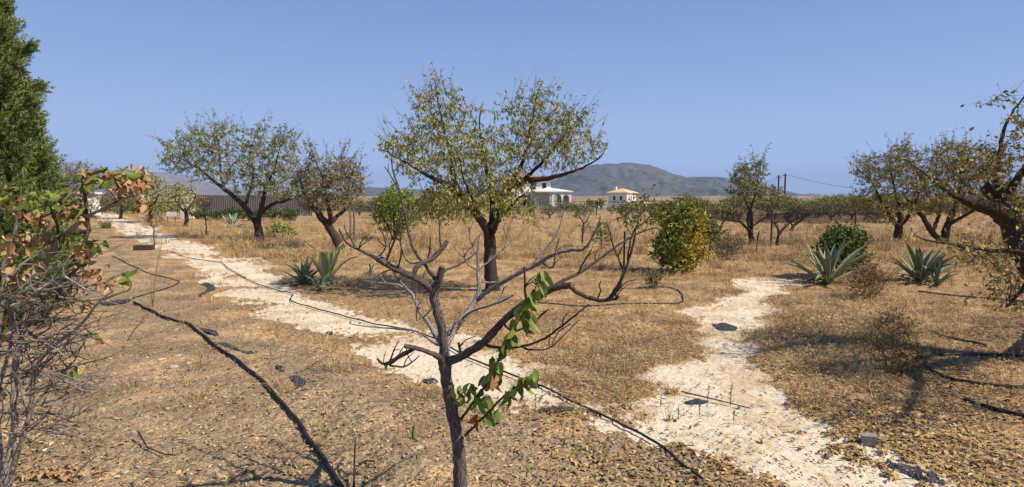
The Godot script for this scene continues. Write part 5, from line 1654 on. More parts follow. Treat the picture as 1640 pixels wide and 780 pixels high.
	for k in 6:
		var x := 318.0 + k * 29.0
		var y := 351.0 + (k % 2) * 2.0
		hd.seed = 61 + k
		tree("oleander_bush", "dark green oleander bush growing along the corrugated fence", "shrub", x, depth(y), [st.call(x, y, x - 6, y - 10, 0, 0.04), st.call(x + 2, y, x + 8, y - 9, 0.2, 0.04)],
			[[x, y - 8, 18, 7 + 2 * (k % 3), 0.9, 0, 90]], hd, "oleander bushes along the corrugated fence")
	hd.seed = 71
	hd.pal = [Color(0.09, 0.14, 0.03), Color(0.13, 0.17, 0.05)]
	tree("pine_tree", "dark green small pine before the white garden wall", "tree", 958, depth(345), [st.call(955, 346, 957, 325, 0, 0.08)], [[945, 326, 8, 6, 1.0, 0, 40], [960, 326, 10, 7, 1.0, 0.5, 50]], hd)
	# dry twiggy trees on the plain: one built, the rest copies
	var dry := {"seed": 81, "step": 0.22, "kill": 0.26, "infl": 1.8, "dens": 0.35, "size": 2.0, "pal": GREYGREEN, "twigs": 1.0, "thin": 0.05, "tip": 0.011, "bark": Color(0.15, 0.125, 0.115), "twig_len": 2.4, "most": 1300}
	var x0 := 1000.0
	var proto := tree("pruned_orchard_tree", "dry twiggy low orchard tree standing on the plain beyond the fence", "tree", x0, depth(352), [
		[[x0, 353, 0, 0.13], [x0, 345, 0, 0.11]], [[x0, 346, 0, 0.08], [x0 - 9, 338, 0.3, 0.05], [x0 - 16, 332, 0.4, 0.02]], [[x0, 346, 0, 0.08], [x0 + 8, 338, -0.3, 0.05], [x0 + 17, 331, -0.3, 0.02]]],
		[[x0, 334, 30, 11, 1.6, 0, 170]], dry, "dry orchard trees on the plain")
	dry.seed = 82
	dry.dens = 3.0
	dry.pal = OLIVE
	var proto2 := tree("scrub_bush", "rounded olive green scrub bush on the plain beyond the fence", "shrub", 1310, depth(348), [
		[[1310, 349, 0, 0.12], [1310, 342, 0, 0.1]], [[1310, 345, 0, 0.08], [1300, 338, 0.3, 0.05], [1292, 334, 0.4, 0.02]], [[1310, 345, 0, 0.08], [1322, 338, -0.3, 0.05], [1328, 333, -0.3, 0.02]]],
		[[1310, 335, 26, 11, 1.6, 0, 150]], dry, "scrub bushes on the plain")
	var r := RandomNumberGenerator.new()
	r.seed = 9
	for q in [[925, 349, 0.9], [1045, 347, 0.8], [1075, 345, 1.0], [1182, 352, 0.9], [1330, 354, 0.9], [1365, 351, 1.0], [880, 350, 0.7], [600, 350, 1.0], [575, 345, 0.8], [700, 348, 1.0], [1230, 345, 1.0], [1410, 350, 1.0]]:
		copy_thing(proto, G(q[0], q[1]), r.randf() * TAU, q[2], proto.get_meta("label"), "dry orchard trees on the plain")
	for q in [[1345, 345, 1.0], [1275, 342, 1.1], [1395, 344, 1.2], [1150, 343, 0.9], [1225, 340, 1.1], [1320, 338, 1.4], [1060, 339, 1.0], [1120, 338, 1.2], [1375, 336, 1.5], [1260, 334, 1.6], [905, 336, 1.0], [680, 340, 1.2], [560, 338, 1.3], [500, 340, 1.0], [750, 338, 1.2], [455, 339, 1.1], [610, 336, 1.3], [1180, 333, 1.6], [1440, 341, 1.2], [1500, 345, 1.2], [1560, 340, 1.3], [1620, 342, 1.2], [30, 345, 1.3], [70, 348, 1.0], [215, 342, 1.2], [165, 340, 1.4], [270, 345, 1.0], [1100, 332, 1.7], [1340, 331, 1.8], [1420, 333, 1.8]]:
		copy_thing(proto2, G(q[0], q[1]), r.randf() * TAU, q[2], proto2.get_meta("label"), "scrub bushes on the plain")

func build_agaves() -> void:
	var blue := Color(0.15, 0.185, 0.115)
	var pale := Color(0.30, 0.36, 0.28)
	agave("big blue grey agave growing in front of the fresh green bush", G(1326, 456), 24, 0.92, 0.12, blue, Color(0.30, 0.34, 0.21), 1, "big blue grey agaves", 0.12)
	agave("big spreading blue grey agave next to the brown dried-out weed clump", G(1474, 452), 26, 0.86, 0.115, blue * 0.95, Color(0.28, 0.32, 0.19), 2, "big blue grey agaves", 0.08)
	agave("small agave rosette at the foot of the spreading blue grey agave", G(1500, 458), 14, 0.5, 0.08, blue * 0.9, Color(0.28, 0.32, 0.2), 7)
	agave("tall variegated agave with cream yellow leaf margins beside the path", G(524, 452), 10, 0.86, 0.17, Color(0.30, 0.36, 0.24), Color(0.78, 0.65, 0.14), 3, "", 0.8)
	agave("low dark green agave rosette touching the variegated agave", G(487, 452), 24, 0.5, 0.085, Color(0.15, 0.20, 0.12), Color(0.26, 0.29, 0.15), 4)
	agave("baby agave at the foot of the variegated agave", G(513, 463), 12, 0.34, 0.06, Color(0.21, 0.26, 0.16), Color(0.32, 0.33, 0.18), 5)
	agave("tiny agave pup in the litter behind the sapling", G(594, 438), 6, 0.28, 0.05, Color(0.17, 0.21, 0.14), Color(0.28, 0.3, 0.18), 8)
	agave("pale agave far off in the grass before the oleander bushes", G(373, 363), 14, 0.95, 0.16, pale, Color(0.36, 0.4, 0.3), 6)

func build_fence() -> void:
	var a := G(1128, 392)
	var c := G(1402, 398)
	var posts := [1131, 1240, 1370]
	var t := thing("wire_fence", "wire fence with thin iron posts and a dark netting band along its top", "fence", a)
	var top := 1.17
	for px in posts:
		var f: float = (px - 1128.0) / (1402.0 - 1128.0)
		var p := a.lerp(c, f)
		var b := MB.new()
		b.tube(PackedVector3Array([Vector3(0, -0.1, 0), Vector3(0.0, 0.6, 0), Vector3(0.01, top + 0.06, 0)]), PackedFloat32Array([0.035, 0.033, 0.03]), 8)
		var o := obj("post", b.mesh(M.iron), t)
		o.position = Vector3(p.x, H(p.x, p.z), p.z) - a
	var dir := (c - a)
	var ln := dir.length()
	dir /= ln
	var up := Vector3.UP
	var nb := MB.new()
	var sag := func(s: float) -> float: return -0.05 * absf(sin(s / 2.4 * PI * 0.5)) + 0.012 * sin(s * 5.0)
	var s := 0.0
	while s < ln:                                        # upright strands
		var p: Vector3 = dir * s + up * (top + sag.call(s))
		var h := 0.34 + 0.05 * nz_mid.get_noise_1d(s * 2.0)
		nb.quad(p, p + dir * 0.007, p + dir * 0.007 - up * h, p - up * h)
		s += 0.018
	for k in 18:
		s = 0.0
		while s < ln:
			var p: Vector3 = dir * s + up * (top + sag.call(s) - 0.019 * k) + Vector3(0, 0, 0.003)
			var q: Vector3 = dir * (s + 0.3) + up * (top + sag.call(s + 0.3) - 0.019 * k) + Vector3(0, 0, 0.003)
			nb.quad(p, q, q - up * 0.006, p - up * 0.006)
			s += 0.3
	obj("netting", nb.mesh(M.net), t)
	for k in 4:
		var wb := MB.new()
		var pp := PackedVector3Array()
		var rr := PackedFloat32Array()
		s = 0.0
		while s <= ln:
			pp.append(dir * s + up * (0.2 + 0.24 * k + 0.01 * sin(s * 2.0 + k)) + Vector3(0, 0, -0.02))
			rr.append(0.0028)
			s += 0.4
		wb.tube(pp, rr, 4)
		obj("wire", wb.mesh(M.iron), t)
	var b := MB.new()
	b.tube(PackedVector3Array([Vector3(0, -0.1, 0), Vector3(0.02, 0.3, 0), Vector3(0.07, 0.62, 0)]), PackedFloat32Array([0.028, 0.025, 0.02]), 7, Color(0.12, 0.09, 0.07))
	var o2 := obj("stake", b.mesh(M.bark))
	o2.position = G(1211, 402)
	tag(o2, "short tilted iron stake in the grass before the slender fence tree", "stake")
	# corrugated fence at the end of the path
	var fa := G(296, 347)
	var fb := G(500, 346)
	var fd := (fb - fa)
	var n := 12
	var fl := fd.length() / n
	fd = fd.normalized()
	var cf := thing("corrugated_fence", "brown grey corrugated metal fence behind the oleander bushes", "fence", fa)
	var pan := MB.new()
	for k in 24:                                         # ribs of one sheet
		var x0 := fl * k / 24.0
		var x1 := fl * (k + 1) / 24.0
		var z0 := 0.05 if k % 4 < 2 else 0.0
		var z1 := 0.05 if (k + 1) % 4 < 2 else 0.0
		pan.quad(fd * x0 + Vector3(0, 0, z0), fd * x1 + Vector3(0, 0, z1), fd * x1 + Vector3(0, 1.95, z1), fd * x0 + Vector3(0, 1.95, z0))
	var pm := pan.mesh(M.metal_sheet)
	for k in n:
		var o := obj("sheet", pm, cf)
		o.position = fd * fl * k + Vector3(0, -0.05, 0.004 * (k % 2))
	var gp := thing("gate_pillar", "square white rendered pillar at the end of the corrugated fence", "pillar", G(302, 350))
	wall_box(gp, "shaft", Vector3(-0.4, -0.1, -0.4), Vector3(0.4, 2.0, 0.4), M.plaster)
	wall_box(gp, "cap", Vector3(-0.5, 2.002, -0.5), Vector3(0.5, 2.12, 0.5), M.plaster)
	var sg := thing("notice_board", "small white board on two short legs by the end of the path", "sign", G(275, 357))
	wall_box(sg, "board", Vector3(-0.32, 0.45, -0.02), Vector3(0.32, 0.75, 0.02), M.plaster)
	for x in [-0.25, 0.25]:
		wall_box(sg, "leg", Vector3(x - 0.02, -0.05, -0.02), Vector3(x + 0.02, 0.447, 0.02), M.iron)
	var hut := thing("white_hut", "low flat roofed white hut glimpsed behind the shrub's leaves", "building", G(96, 346))
	wall_box(hut, "wall", Vector3(-2.6, -0.2, -3.0), Vector3(1.6, 2.0, 0), M.plaster)
	wall_box(hut, "roof", Vector3(-2.8, 2.004, -3.2), Vector3(1.8, 2.2, 0.25), M.plaster)
	wall_box(hut, "window", Vector3(0.3, 0.9, 0.003), Vector3(1.2, 1.7, 0.04), M.glass)

func build_houses() -> void:
	var at := P(855, 318, 127)
	at.y = H(at.x, at.z)
	var h := thing("white_house", "two storey white house with terracotta roof and arched porch", "house", at)
	var x := Transform3D(Basis(Vector3.UP, 0.25), Vector3.ZERO)
	h.basis = x.basis.scaled(Vector3.ONE * 1.14)
	wall_box(h, "ground_floor", Vector3(-6, -1, -8), Vector3(3.2, 2.6, 0), M.plaster)
	wall_box(h, "upper_floor", Vector3(-6, 2.604, -8), Vector3(3.6, 4.9, -0.6), M.plaster)
	obj("roof", hip_roof(Vector2(-6.7, -8.7), Vector2(4.3, 0.1), 5.12, 1.35, M.tile), h)
	var pr := obj("porch_roof", hip_roof(Vector2(-0.5, -6), Vector2(7.2, 2.6), 2.85, 0.75, M.plaster), h)
	pr.position.y = 0.0
	var b := MB.new()
	# porch front with arched openings
	var arches := [[3.3, 4.9], [5.2, 6.5]]
	var xx := 3.0
	for q in arches:
		b.box(Vector3(xx, -0.6, 2.0), Vector3(q[0], 2.6, 2.3))
		var m: float = (q[0] + q[1]) * 0.5
		var rr: float = (q[1] - q[0]) * 0.5
		for k in 8:
			var a0 := PI * k / 8.0
			var a1 := PI * (k + 1) / 8.0
			var u0 := m - cos(a0) * rr
			var u1 := m - cos(a1) * rr
			var w0 := 1.45 + sin(a0) * rr
			var w1 := 1.45 + sin(a1) * rr
			b.quad(Vector3(u0, w0, 2.298), Vector3(u1, w1, 2.298), Vector3(u1, 2.6, 2.298), Vector3(u0, 2.6, 2.298))
			b.quad(Vector3(u0, w0, 2.0), Vector3(u1, w1, 2.0), Vector3(u1, w1, 2.298), Vector3(u0, w0, 2.298))
		b.box(Vector3(q[0], -0.6, 2.05), Vector3(q[1], 0.55, 2.25))
		xx = q[1]
	b.box(Vector3(xx, -0.6, 2.0), Vector3(6.9, 2.6, 2.3))
	b.box(Vector3(6.6, -0.6, -5.5), Vector3(6.9, 2.6, 1.99))
	obj("porch_arcade", b.mesh(M.plaster), h)
	wall_box(h, "window", Vector3(-0.4, 3.2, -0.597), Vector3(0.6, 4.4, -0.55), M.glass)
	wall_box(h, "window", Vector3(-3.4, 3.2, -0.597), Vector3(-2.2, 4.4, -0.55), M.glass)
	wall_box(h, "window", Vector3(1.9, 3.2, -0.597), Vector3(2.7, 4.4, -0.55), M.glass)
	wall_box(h, "door", Vector3(-2.2, 0, 0.003), Vector3(-1.0, 2.1, 0.05), M.glass)
	var w := thing("garden_wall", "low white wall enclosing the garden beside the white house", "wall", P(960, 340, 100))
	w.position.y = 0
	for k in 5:
		wall_box(w, "wall_panel", Vector3(-4.2 + k * 1.7, -0.3, -0.1), Vector3(-2.62 + k * 1.7, 0.42, 0.1), M.plaster)
		wall_box(w, "pier", Vector3(-2.615 + k * 1.7, -0.3, -0.14), Vector3(-2.505 + k * 1.7, 0.55, 0.14), M.plaster)
	at = P(997, 318, 205)
	at.y = H(at.x, at.z) - 0.4
	var g := thing("white_villa", "white box-like villa with a sunlit hipped roof and chimney at the foot of the hill", "house", at)
	g.basis = Basis(Vector3.UP, -0.62)
	wall_box(g, "wall", Vector3(-3.6, -2, -4), Vector3(3.4, 3.9, 4), M.plaster)
	var tm := flat(lin(0.62, 0.48, 0.30), 0.9)
	obj("roof", hip_roof(Vector2(-4.3, -4.7), Vector2(4.1, 4.7), 4.12, 1.5, tm), g)
	wall_box(g, "chimney", Vector3(-2.4, 4.4, 1.4), Vector3(-1.5, 6.2, 2.3), M.plaster)
	for q in [[3.403, -2.2], [3.403, -0.2], [3.403, 1.6]]:
		wall_box(g, "window", Vector3(q[0], 1.6, q[1]), Vector3(q[0] + 0.05, 2.9, q[1] + 0.8), M.glass)
	for q in [-1.8, 0.8]:
		wall_box(g, "window", Vector3(q, 1.4, 4.003), Vector3(q + 0.9, 2.8, 4.05), M.glass)
	wall_box(g, "terrace", Vector3(3.46, -2, -3.0), Vector3(7.5, 0.9, 2.5), M.plaster)

func build_poles() -> void:
	var tops := []
	for q in [[1247.5, 281, 150.0, "wooden power pole paired with a slightly taller one"], [1258, 278, 147.0, "taller wooden power pole carrying the long wire"], [1175, 299, 330.0, "single distant power pole behind the slender fence tree"]]:
		var top := P(q[0], q[1], q[2])
		var at := Vector3(top.x, H(top.x, top.z), top.z)
		var t := thing("power_pole", q[3], "power pole", at)
		var b := MB.new()
		b.tube(PackedVector3Array([Vector3(0, -0.3, 0), Vector3(0, top.y - at.y, 0)]), PackedFloat32Array([0.26, 0.2]), 9)
		obj("pole", b.mesh(M.pole), t)
		b = MB.new()
		b.box(Vector3(-0.5, top.y - at.y - 0.55, -0.3), Vector3(0.5, top.y - at.y - 0.38, -0.21))
		obj("crossarm", b.mesh(M.pole), t)
		for x in [-0.42, 0.42]:
			b = MB.new()
			b.tube(PackedVector3Array([Vector3(x, top.y - at.y - 0.38, -0.255), Vector3(x, top.y - at.y - 0.1, -0.255)]), PackedFloat32Array([0.07, 0.05]), 6)
			obj("insulator", b.mesh(M.stone), t)
		tops.append(top - Vector3(0, 0.2, 0))
	var wires := [[tops[1], P(1760, 262, 120), 5.2, "long sagging power wire running from the taller pole over the orchard"], [tops[0], tops[2], 2.2, "sagging power wire between the shorter paired pole and the distant pole"], [tops[1], tops[2] + Vector3(0.4, 0, 0), 3.4, "lower sagging power wire between the taller pole and the distant pole"], [tops[2], P(1085, 325, 420), 1.5, "power wire dropping from the distant pole towards the plain"]]
	for w in wires:
		var p := PackedVector3Array()
		var rr := PackedFloat32Array()
		for k in 25:
			var f := k / 24.0
			p.append((w[0] as Vector3).lerp(w[1], f) - Vector3(0, w[2] * 4.0 * f * (1.0 - f), 0))
			rr.append(0.035)
		var b := MB.new()
		b.tube(p, rr, 5)
		tag(obj("power_wire", b.mesh(M.net)), w[3], "wire")
	# the pole that the long wire runs to
	var e := P(1760, 262, 120)
	var at := Vector3(e.x, H(e.x, e.z), e.z)
	var t := thing("power_pole", "power pole at the other end of the long wire", "power pole", at)
	var b := MB.new()
	b.tube(PackedVector3Array([Vector3(0, -0.3, 0), Vector3(0, e.y - at.y + 0.3, 0)]), PackedFloat32Array([0.26, 0.2]), 9)
	obj("pole", b.mesh(M.pole), t)

func build_small() -> void:
	hose("thick black hose crossing the gravelly earth, pinched at its bend", [[214, 486], [240, 500], [268, 513], [300, 521], [316, 532], [345, 557], [380, 580], [420, 615], [460, 660], [500, 715], [530, 760], [556, 800]], 0.014, 1)
	hose("long thin black hose running the length of the chalky path", [[268, 402], [300, 415], [352, 422], [366, 432], [400, 448], [440, 463], [468, 470], [466, 482], [500, 495], [560, 511], [610, 522], [660, 530], [700, 545], [745, 570], [800, 592], [870, 620], [930, 650], [1000, 683], [1050, 712], [1090, 745], [1125, 772]], 0.0085, 2)
	hose("thin black hose looping over bare earth near the reed-like weed", [[180, 412], [215, 430], [240, 440], [268, 446], [287, 452], [262, 462], [235, 470], [212, 479]], 0.008, 3)
	hose("black hose curling round the small green weed", [[860, 486], [930, 491], [1010, 489], [1080, 490], [1094, 483], [1088, 470], [1066, 464], [1040, 463]], 0.009, 4)
	hose("thick black hose bent into a loop in the fallen leaves", [[1700, 582], [1640, 577], [1580, 574], [1530, 573], [1496, 576], [1484, 586], [1500, 602], [1530, 612], [1600, 622], [1700, 628]], 0.014, 5)
	hose("short black hose end lying in shade below the hose loop", [[1544, 642], [1580, 655], [1620, 666], [1700, 680]], 0.016, 6)
	hose("black hose lying in dry grass above the hose loop", [[1486, 530], [1510, 542], [1560, 553], [1580, 558]], 0.013, 7)
	hose("black hose running under the spreading agave's far side", [[1470, 468], [1520, 474], [1570, 478], [1640, 484], [1720, 490]], 0.014, 8)
	scrap("torn black sheet scrap shaped like a bent strip on the path's edge", [[318, 455], [332, 450], [346, 455], [348, 462], [335, 466], [326, 474], [316, 478], [315, 470], [328, 464], [330, 458]], 1)
	scrap("long narrow black sheet strip at the hose end", [[158, 487], [178, 483], [204, 479], [214, 480], [206, 486], [180, 490], [162, 490]], 2)
	scrap("black sheet scrap lying just past the thick hose", [[316, 527], [330, 528], [348, 532], [354, 541], [340, 540], [326, 534]], 3)
	scrap("thin twisted black sheet strip on gravelly earth", [[346, 552], [362, 550], [376, 556], [388, 563], [412, 566], [400, 570], [380, 564], [360, 557]], 4)
	scrap("folded black sheet scrap on tan earth beside the path", [[460, 606], [474, 605], [492, 614], [490, 622], [474, 626], [470, 616]], 5)
	scrap("small black sheet scrap near the folded black scrap", [[440, 588], [452, 588], [458, 598], [448, 600]], 6)
	scrap("small black sheet corner poking through the chalk of the path", [[522, 532], [534, 531], [533, 538], [524, 539]], 7)
	scrap("exposed dark sheet patch on the path under the green shoot", [[864, 655], [890, 650], [922, 652], [920, 657], [890, 659], [868, 660]], 8)
	scrap("exposed dark sheet patch among upright weeds on the path", [[1094, 643], [1118, 637], [1138, 642], [1130, 646], [1104, 647]], 9)
	scrap("exposed speckled dark sheet patch near the broken brick", [[1410, 742], [1440, 740], [1478, 752], [1512, 768], [1520, 776], [1480, 772], [1440, 755]], 10)
	scrap("exposed dark sheet patch on the narrow side path", [[1140, 520], [1160, 517], [1182, 524], [1180, 530], [1150, 528]], 11)
	scrap("crumpled dark sheet piece close to the sapling stem", [[676, 606], [696, 603], [704, 610], [690, 616], [678, 613]], 12)
	# weeds standing on the path
	var r := RandomNumberGenerator.new()
	r.seed = 44
	for q in [[1087, 672, 27], [1058, 649, 15], [1132, 650, 34], [1170, 648, 34], [1121, 662, 14], [1175, 672, 15], [1010, 652, 12], [857, 664, 36], [874, 592, 20], [920, 715, 45], [660, 712, 22], [433, 572, 20]]:
		var at := G(q[0], q[1])
		var ppm := FPX / -at.z
		var h: float = q[2] / ppm
		var t := thing("path_weed", "thin upright dry weed stalk standing in the chalk", "weed", at, "weed stalks on the path")
		var b := MB.new()
		var lean := Vector3(r.randf_range(-0.1, 0.1), 1, r.randf_range(-0.1, 0.1)) * h
		b.tube(PackedVector3Array([Vector3(0, -0.01, 0), lean * 0.5 + rdir(r) * 0.004, lean]), PackedFloat32Array([0.0035, 0.003, 0.0015]), 5, Color(0.2, 0.17, 0.10))
		for k in 5:
			var p0 := lean * r.randf_range(0.3, 0.95)
			b.tube(PackedVector3Array([p0, p0 + (Vector3.UP * 0.7 + rdir(r)).normalized() * h * 0.16]), PackedFloat32Array([0.0018, 0.0008]), 3, Color(0.2, 0.17, 0.10))
		obj("stalk", b.mesh(M.plain), t)
		var buf := PackedFloat32Array()
		for k in 14:
			put(buf, aim(rdir(r) + Vector3(0, 0.6, 0), r.randf() * TAU) * Basis.from_scale(Vector3.ONE * r.randf_range(0.2, 0.4)), lean * r.randf_range(0.15, 1.0) + rdir(r) * 0.004, pick(r, [Color(0.2, 0.2, 0.09), Color(0.25, 0.22, 0.12), Color(0.16, 0.17, 0.08)]))
		scatter("foliage", LEAF.lance, buf, t)
	# reed-like tall weed beside the hose loop
	var rb := MB.new()
	var ra := G(245, 492)
	rb.tube(PackedVector3Array([Vector3(0, -0.02, 0), Vector3(0.03, 0.3, 0), Vector3(0.10, 0.65, 0), Vector3(0.19, 1.0, 0)]), PackedFloat32Array([0.006, 0.005, 0.004, 0.002]), 5, Color(0.16, 0.13, 0.09))
	for k in 7:
		var p0 := Vector3(0.0, 0, 0)
		rb.tube(PackedVector3Array([p0, Vector3(r.randf_range(-0.08, 0.08), 0.2, r.randf_range(-0.05, 0.05)), Vector3(r.randf_range(-0.12, 0.12), r.randf_range(0.3, 0.5), 0)]), PackedFloat32Array([0.003, 0.0025, 0.001]), 4, Color(0.3, 0.22, 0.13))
	var rt := thing("tall_weed", "thin reed-like weed with green tuft rising by the hose loop", "weed", ra)
	obj("stalk", rb.mesh(M.plain), rt)
	var buf2 := PackedFloat32Array()
	for k in 60:
		put(buf2, aim(rdir(r) + Vector3(0, 0.5, 0), r.randf() * TAU) * Basis.from_scale(Vector3.ONE * r.randf_range(0.4, 0.9)), Vector3(0.02, r.randf_range(0.28, 0.5), 0) + rdir(r) * r.randf_range(0, 0.09), pick(r, [Color(0.16, 0.22, 0.05), Color(0.22, 0.26, 0.08)]))
	scatter("foliage", LEAF.tiny, buf2, rt)
	var gt := thing("grass_clump", "bright green grass clump in bare earth by the end of the path", "grass", G(168, 367))
	var gb := PackedFloat32Array()
	for k in 5:
		put(gb, Basis(Vector3.UP, k * 1.3) * Basis.from_scale(Vector3(1.6, 1.5, 1.6)), Vector3(r.randf_range(-0.2, 0.2), 0, r.randf_range(-0.1, 0.1)), Color(0.17, 0.20, 0.05))
	scatter("blades", tuft_mesh(91, 34, 0.36, 0.3, 0.01), gb, gt)
	# sticks
	stick("thin forked dark twig lying on gravelly earth", [[222, 712, 0.05], [236, 728, 0.01], [262, 736], [282, 738]], 0.006, Color(0.12, 0.09, 0.07))
	stick("straight pale stick lying beside the shrub's stems", [[110, 780], [126, 764], [142, 750]], 0.010, Color(0.45, 0.33, 0.19))
	stick("curved brown stick near the sapling's foot", [[575, 752], [588, 748], [600, 750]], 0.009, Color(0.17, 0.12, 0.09))
	stick("upright dark broken twig standing by the curved brown stick", [[567, 790, 0], [568, 770, 0.08], [570, 755, 0.16]], 0.007, Color(0.10, 0.085, 0.075))
	stick("slanting dry stem stuck beside the thick hose", [[205, 547], [220, 532, 0.06], [240, 517, 0.1]], 0.006, Color(0.2, 0.15, 0.1))
	stick("straight grey stick lying across the chalk among upright weeds", [[1092, 630], [1140, 642], [1202, 658]], 0.007, Color(0.2, 0.17, 0.14))
	stick("thin brown stick under the dry grass patch", [[895, 590], [905, 600], [912, 604]], 0.006, Color(0.18, 0.13, 0.1))
	stick("long dry stem lying in the mid orchard grass", [[900, 395], [935, 396], [968, 397]], 0.02, Color(0.17, 0.13, 0.09))
	# the green cactus-like stub near the sapling
	var cb := MB.new()
	cb.tube(PackedVector3Array([Vector3(0, -0.02, 0), Vector3(0, 0.05, 0), Vector3(0.004, 0.1, 0)]), PackedFloat32Array([0.009, 0.010, 0.006]), 8, Color(0.13, 0.2, 0.06))
	var co := obj("green_stub", cb.mesh(M.plain))
	co.position = G(663, 712)
	tag(co, "single green stub sprouting from gravelly earth near the sapling", "plant stub")
	# broken brick
	var bb := MB.new()
	bb.box(Vector3(-0.045, 0, -0.035), Vector3(0.045, 0.06, 0.035), Transform3D(), Color(0.42, 0.36, 0.28))
	var bo := obj("broken_brick", bb.mesh(M.stone))
	bo.position = G(1392, 711, -0.005)
	bo.rotation.y = -0.5
	bo.rotation.z = 0.08
	tag(bo, "small grey broken brick on the edge of the chalky path", "brick")
	# timber and tub at the back
	var tb := MB.new()
	tb.box(Vector3(-0.27, 0, -0.09), Vector3(0.27, 0.15, 0.09))
	var to := obj("timber_block", tb.mesh(M.wood))
	to.position = G(231, 402, -0.01)
	to.rotation.y = 0.1
	tag(to, "short dark timber block beside the tiny leafless young tree", "timber")
	var pt := thing("black_tub", "black rectangular plastic tub standing behind the withered shrub", "planter", G(116, 388))
	var pb := MB.new()
	for k in 4:
		var a0 := k * PI / 2 + PI / 4
		var a1 := a0 + PI / 2
		var f := func(a: float, w: float, y: float) -> Vector3: return Vector3(cos(a) * w * 1.3, y, sin(a) * w * 0.8)
		pb.quad(f.call(a0, 0.42, 0), f.call(a1, 0.42, 0), f.call(a1, 0.5, 0.42), f.call(a0, 0.5, 0.42))
		pb.quad(f.call(a0, 0.38, 0.05), f.call(a1, 0.38, 0.05), f.call(a1, 0.47, 0.42), f.call(a0, 0.47, 0.42))
	obj("wall", pb.mesh(M.rubber), pt)
	var rm := MB.new()
	for k in 4:
		var a0 := k * PI / 2 + PI / 4
		var a1 := a0 + PI / 2
		var f := func(a: float, w: float, y: float) -> Vector3: return Vector3(cos(a) * w * 1.3, y, sin(a) * w * 0.8)
		rm.quad(f.call(a0, 0.56, 0.425), f.call(a1, 0.56, 0.425), f.call(a1, 0.46, 0.43), f.call(a0, 0.46, 0.43))
		rm.quad(f.call(a0, 0.56, 0.37), f.call(a1, 0.56, 0.37), f.call(a1, 0.56, 0.425), f.call(a0, 0.56, 0.425))
	obj("rim", rm.mesh(M.rubber), pt)
	var soil := MB.new()
	soil.box(Vector3(-0.36, 0.02, -0.22), Vector3(0.36, 0.33, 0.22), Transform3D(), Color(0.2, 0.14, 0.09))
	obj("soil", soil.mesh(M.plain), pt)
	# stones one can pick out
	var kinds := [rock_mesh(11, 0.5, M.stone), rock_mesh(12, 0.4, M.stone), rock_mesh(13, 0.65, M.stone)]
	var tint := Color(0.62, 0.52, 0.38)
	var cm := flat(tint.linear_to_srgb(), 0.95)
	cm.albedo_texture = noise_tex(0.02, 0.72, 1.0, 5, 5)
	cm.uv1_triplanar = true
	cm.uv1_scale = Vector3(3, 3, 3)
	for k in 3:
		kinds[k].surface_set_material(0, cm)
	for q in [[243, 585, 12], [257, 577, 14], [277, 589, 16], [302, 583, 13], [285, 571, 10], [268, 660, 9], [203, 762, 14], [670, 728, 16], [640, 690, 10], [440, 700, 10], [505, 690, 9], [805, 702, 11], [980, 704, 9], [395, 720, 9], [330, 690, 8], [360, 640, 9], [430, 640, 8], [700, 745, 12], [770, 760, 10], [520, 640, 9], [690, 770, 12], [625, 730, 9], [830, 745, 10], [300, 740, 9], [560, 690, 8], [460, 745, 8]]:
		var at := G(q[0], q[1])
		var s: float = q[2] * -at.z / FPX
		stone(at + Vector3(0, s * 0.08, 0), Vector3(s, s * 0.75, s * 0.85), r.randf() * TAU, kinds[r.randi() % 3], "pale flat stone half sunk in the gravelly earth", "pale stones on the gravelly earth")
	# dead trunk sections leaning under the leaning almond
	for q in [[561, 376, 334, 3.0], [567, 379, 332, 3.4]]:
		var at := G(q[0], q[1])
		var top := P(q[0] - 1, q[2], -at.z)
		var b := MB.new()
		b.tube(PackedVector3Array([Vector3(0, -0.1, 0), (top - at) * 0.5 + Vector3(0.03, 0, 0), top - at]), PackedFloat32Array([0.05, 0.045, 0.03]), 7, Color(0.33, 0.28, 0.22), 0.2, nz_mid)
		var o := obj("grey_stake", b.mesh(M.bark))
		o.position = at
		tag(o, "weathered grey stake, one of a pair behind the leaning almond tree", "stake", "pair of grey stakes")

func build_objects(t0: int) -> void:
	build_fence()
	build_houses()
	build_poles()
	build_cypress()
	print("built ", Time.get_ticks_msec() - t0)
	build_trees()
	print("trees ", Time.get_ticks_msec() - t0)
	build_bushes()
	print("bushes ", Time.get_ticks_msec() - t0)
	build_agaves()
	build_near_shrub()
	build_sapling()
	build_small()
	print("small ", Time.get_ticks_msec() - t0)

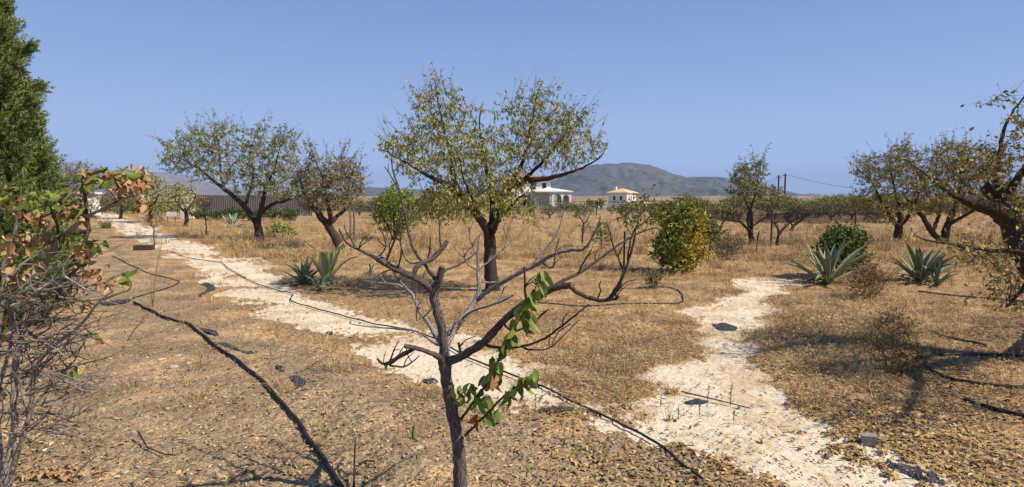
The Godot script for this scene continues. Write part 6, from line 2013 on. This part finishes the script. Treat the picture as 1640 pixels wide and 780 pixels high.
func _ready() -> void:
	var t0 := Time.get_ticks_msec()
	# camera, sky, sun, exposure
	var cam := Camera3D.new()
	cam.name = "camera"
	cam.fov = rad_to_deg(2.0 * atan(390.0 / FPX))
	cam.position = Vector3(0, EYE, 0)
	cam.rotation.x = -PITCH
	cam.near = 0.05
	cam.far = 30000.0
	add_child(cam)
	cam.current = true
	var env := Environment.new()
	env.background_mode = Environment.BG_SKY
	var sm := ProceduralSkyMaterial.new()
	sm.sky_top_color = Color(0.30, 0.42, 0.65)
	sm.sky_horizon_color = Color(0.665, 0.76, 0.90)
	sm.sky_curve = 0.17
	sm.ground_bottom_color = Color(0.5, 0.42, 0.32)
	sm.ground_horizon_color = Color(0.62, 0.62, 0.62)
	sm.sun_angle_max = 1.0
	var sky := Sky.new()
	sky.sky_material = sm
	env.sky = sky
	env.tonemap_mode = Environment.TONE_MAPPER_LINEAR
	env.tonemap_exposure = 1.34
	env.sdfgi_enabled = true
	env.ssao_enabled = true
	env.ssil_enabled = true
	env.fog_enabled = true
	env.fog_density = 0.00011
	env.fog_light_color = Color(0.70, 0.79, 0.95)
	var we := WorldEnvironment.new()
	we.name = "world"
	we.environment = env
	add_child(we)
	var sun := DirectionalLight3D.new()
	sun.name = "sun"
	sun.light_energy = 1.42
	sun.light_color = Color(1.0, 0.955, 0.88)
	sun.light_angular_distance = 0.53
	sun.shadow_enabled = true
	add_child(sun)
	sun.look_at_from_position(Vector3(0.90, 1.0, 0.36), Vector3.ZERO)
	# noise fields
	nz_low.seed = 3
	nz_low.frequency = 0.11
	nz_low.fractal_octaves = 3
	nz_mid.seed = 5
	nz_mid.frequency = 0.9
	nz_mid.fractal_octaves = 4
	nz_fine.seed = 6
	nz_fine.frequency = 5.0
	nz_fine.fractal_octaves = 3
	materials()
	print("materials ", Time.get_ticks_msec() - t0)
	build_ground()
	print("ground ", Time.get_ticks_msec() - t0)
	build_hill("hill", "long scrub-covered hill with a rounded summit behind the houses", [[430, 317], [520, 311], [590, 301], [640, 304], [720, 306], [800, 304], [860, 299], [890, 289], [920, 276], [950, 268], [985, 264.5], [1022, 265], [1048, 270], [1078, 281], [1100, 286], [1130, 285], [1160, 287], [1195, 293], [1235, 303], [1290, 313], [1350, 317]], 4200.0, 1900.0, 12, Color(0.045, 0.058, 0.042), Color(0.12, 0.112, 0.09), 0.2)
	build_hill("mountain_range", "low hazy mountain range beyond the corrugated fence", [[-260, 312], [-60, 290], [60, 268], [110, 262], [150, 271], [200, 279], [250, 277], [290, 281], [330, 293], [380, 302], [450, 309], [520, 315]], 6500.0, 2400.0, 31, Color(0.12, 0.115, 0.08), Color(0.24, 0.19, 0.14), 0.22)
	build_hill("distant_mountain", "faint blue distant mountain on the horizon beyond the plain", [[1170, 318], [1235, 315.5], [1280, 313], [1300, 309.5], [1325, 313], [1350, 315.3], [1450, 314.5], [1600, 313], [1750, 311], [1900, 314]], 8800.0, 2000.0, 47, Color(0.13, 0.12, 0.09), Color(0.2, 0.17, 0.13), 0.15)
	print("hills ", Time.get_ticks_msec() - t0)
	build_objects(t0)
	build_cover()
	print("cover ", Time.get_ticks_msec() - t0)
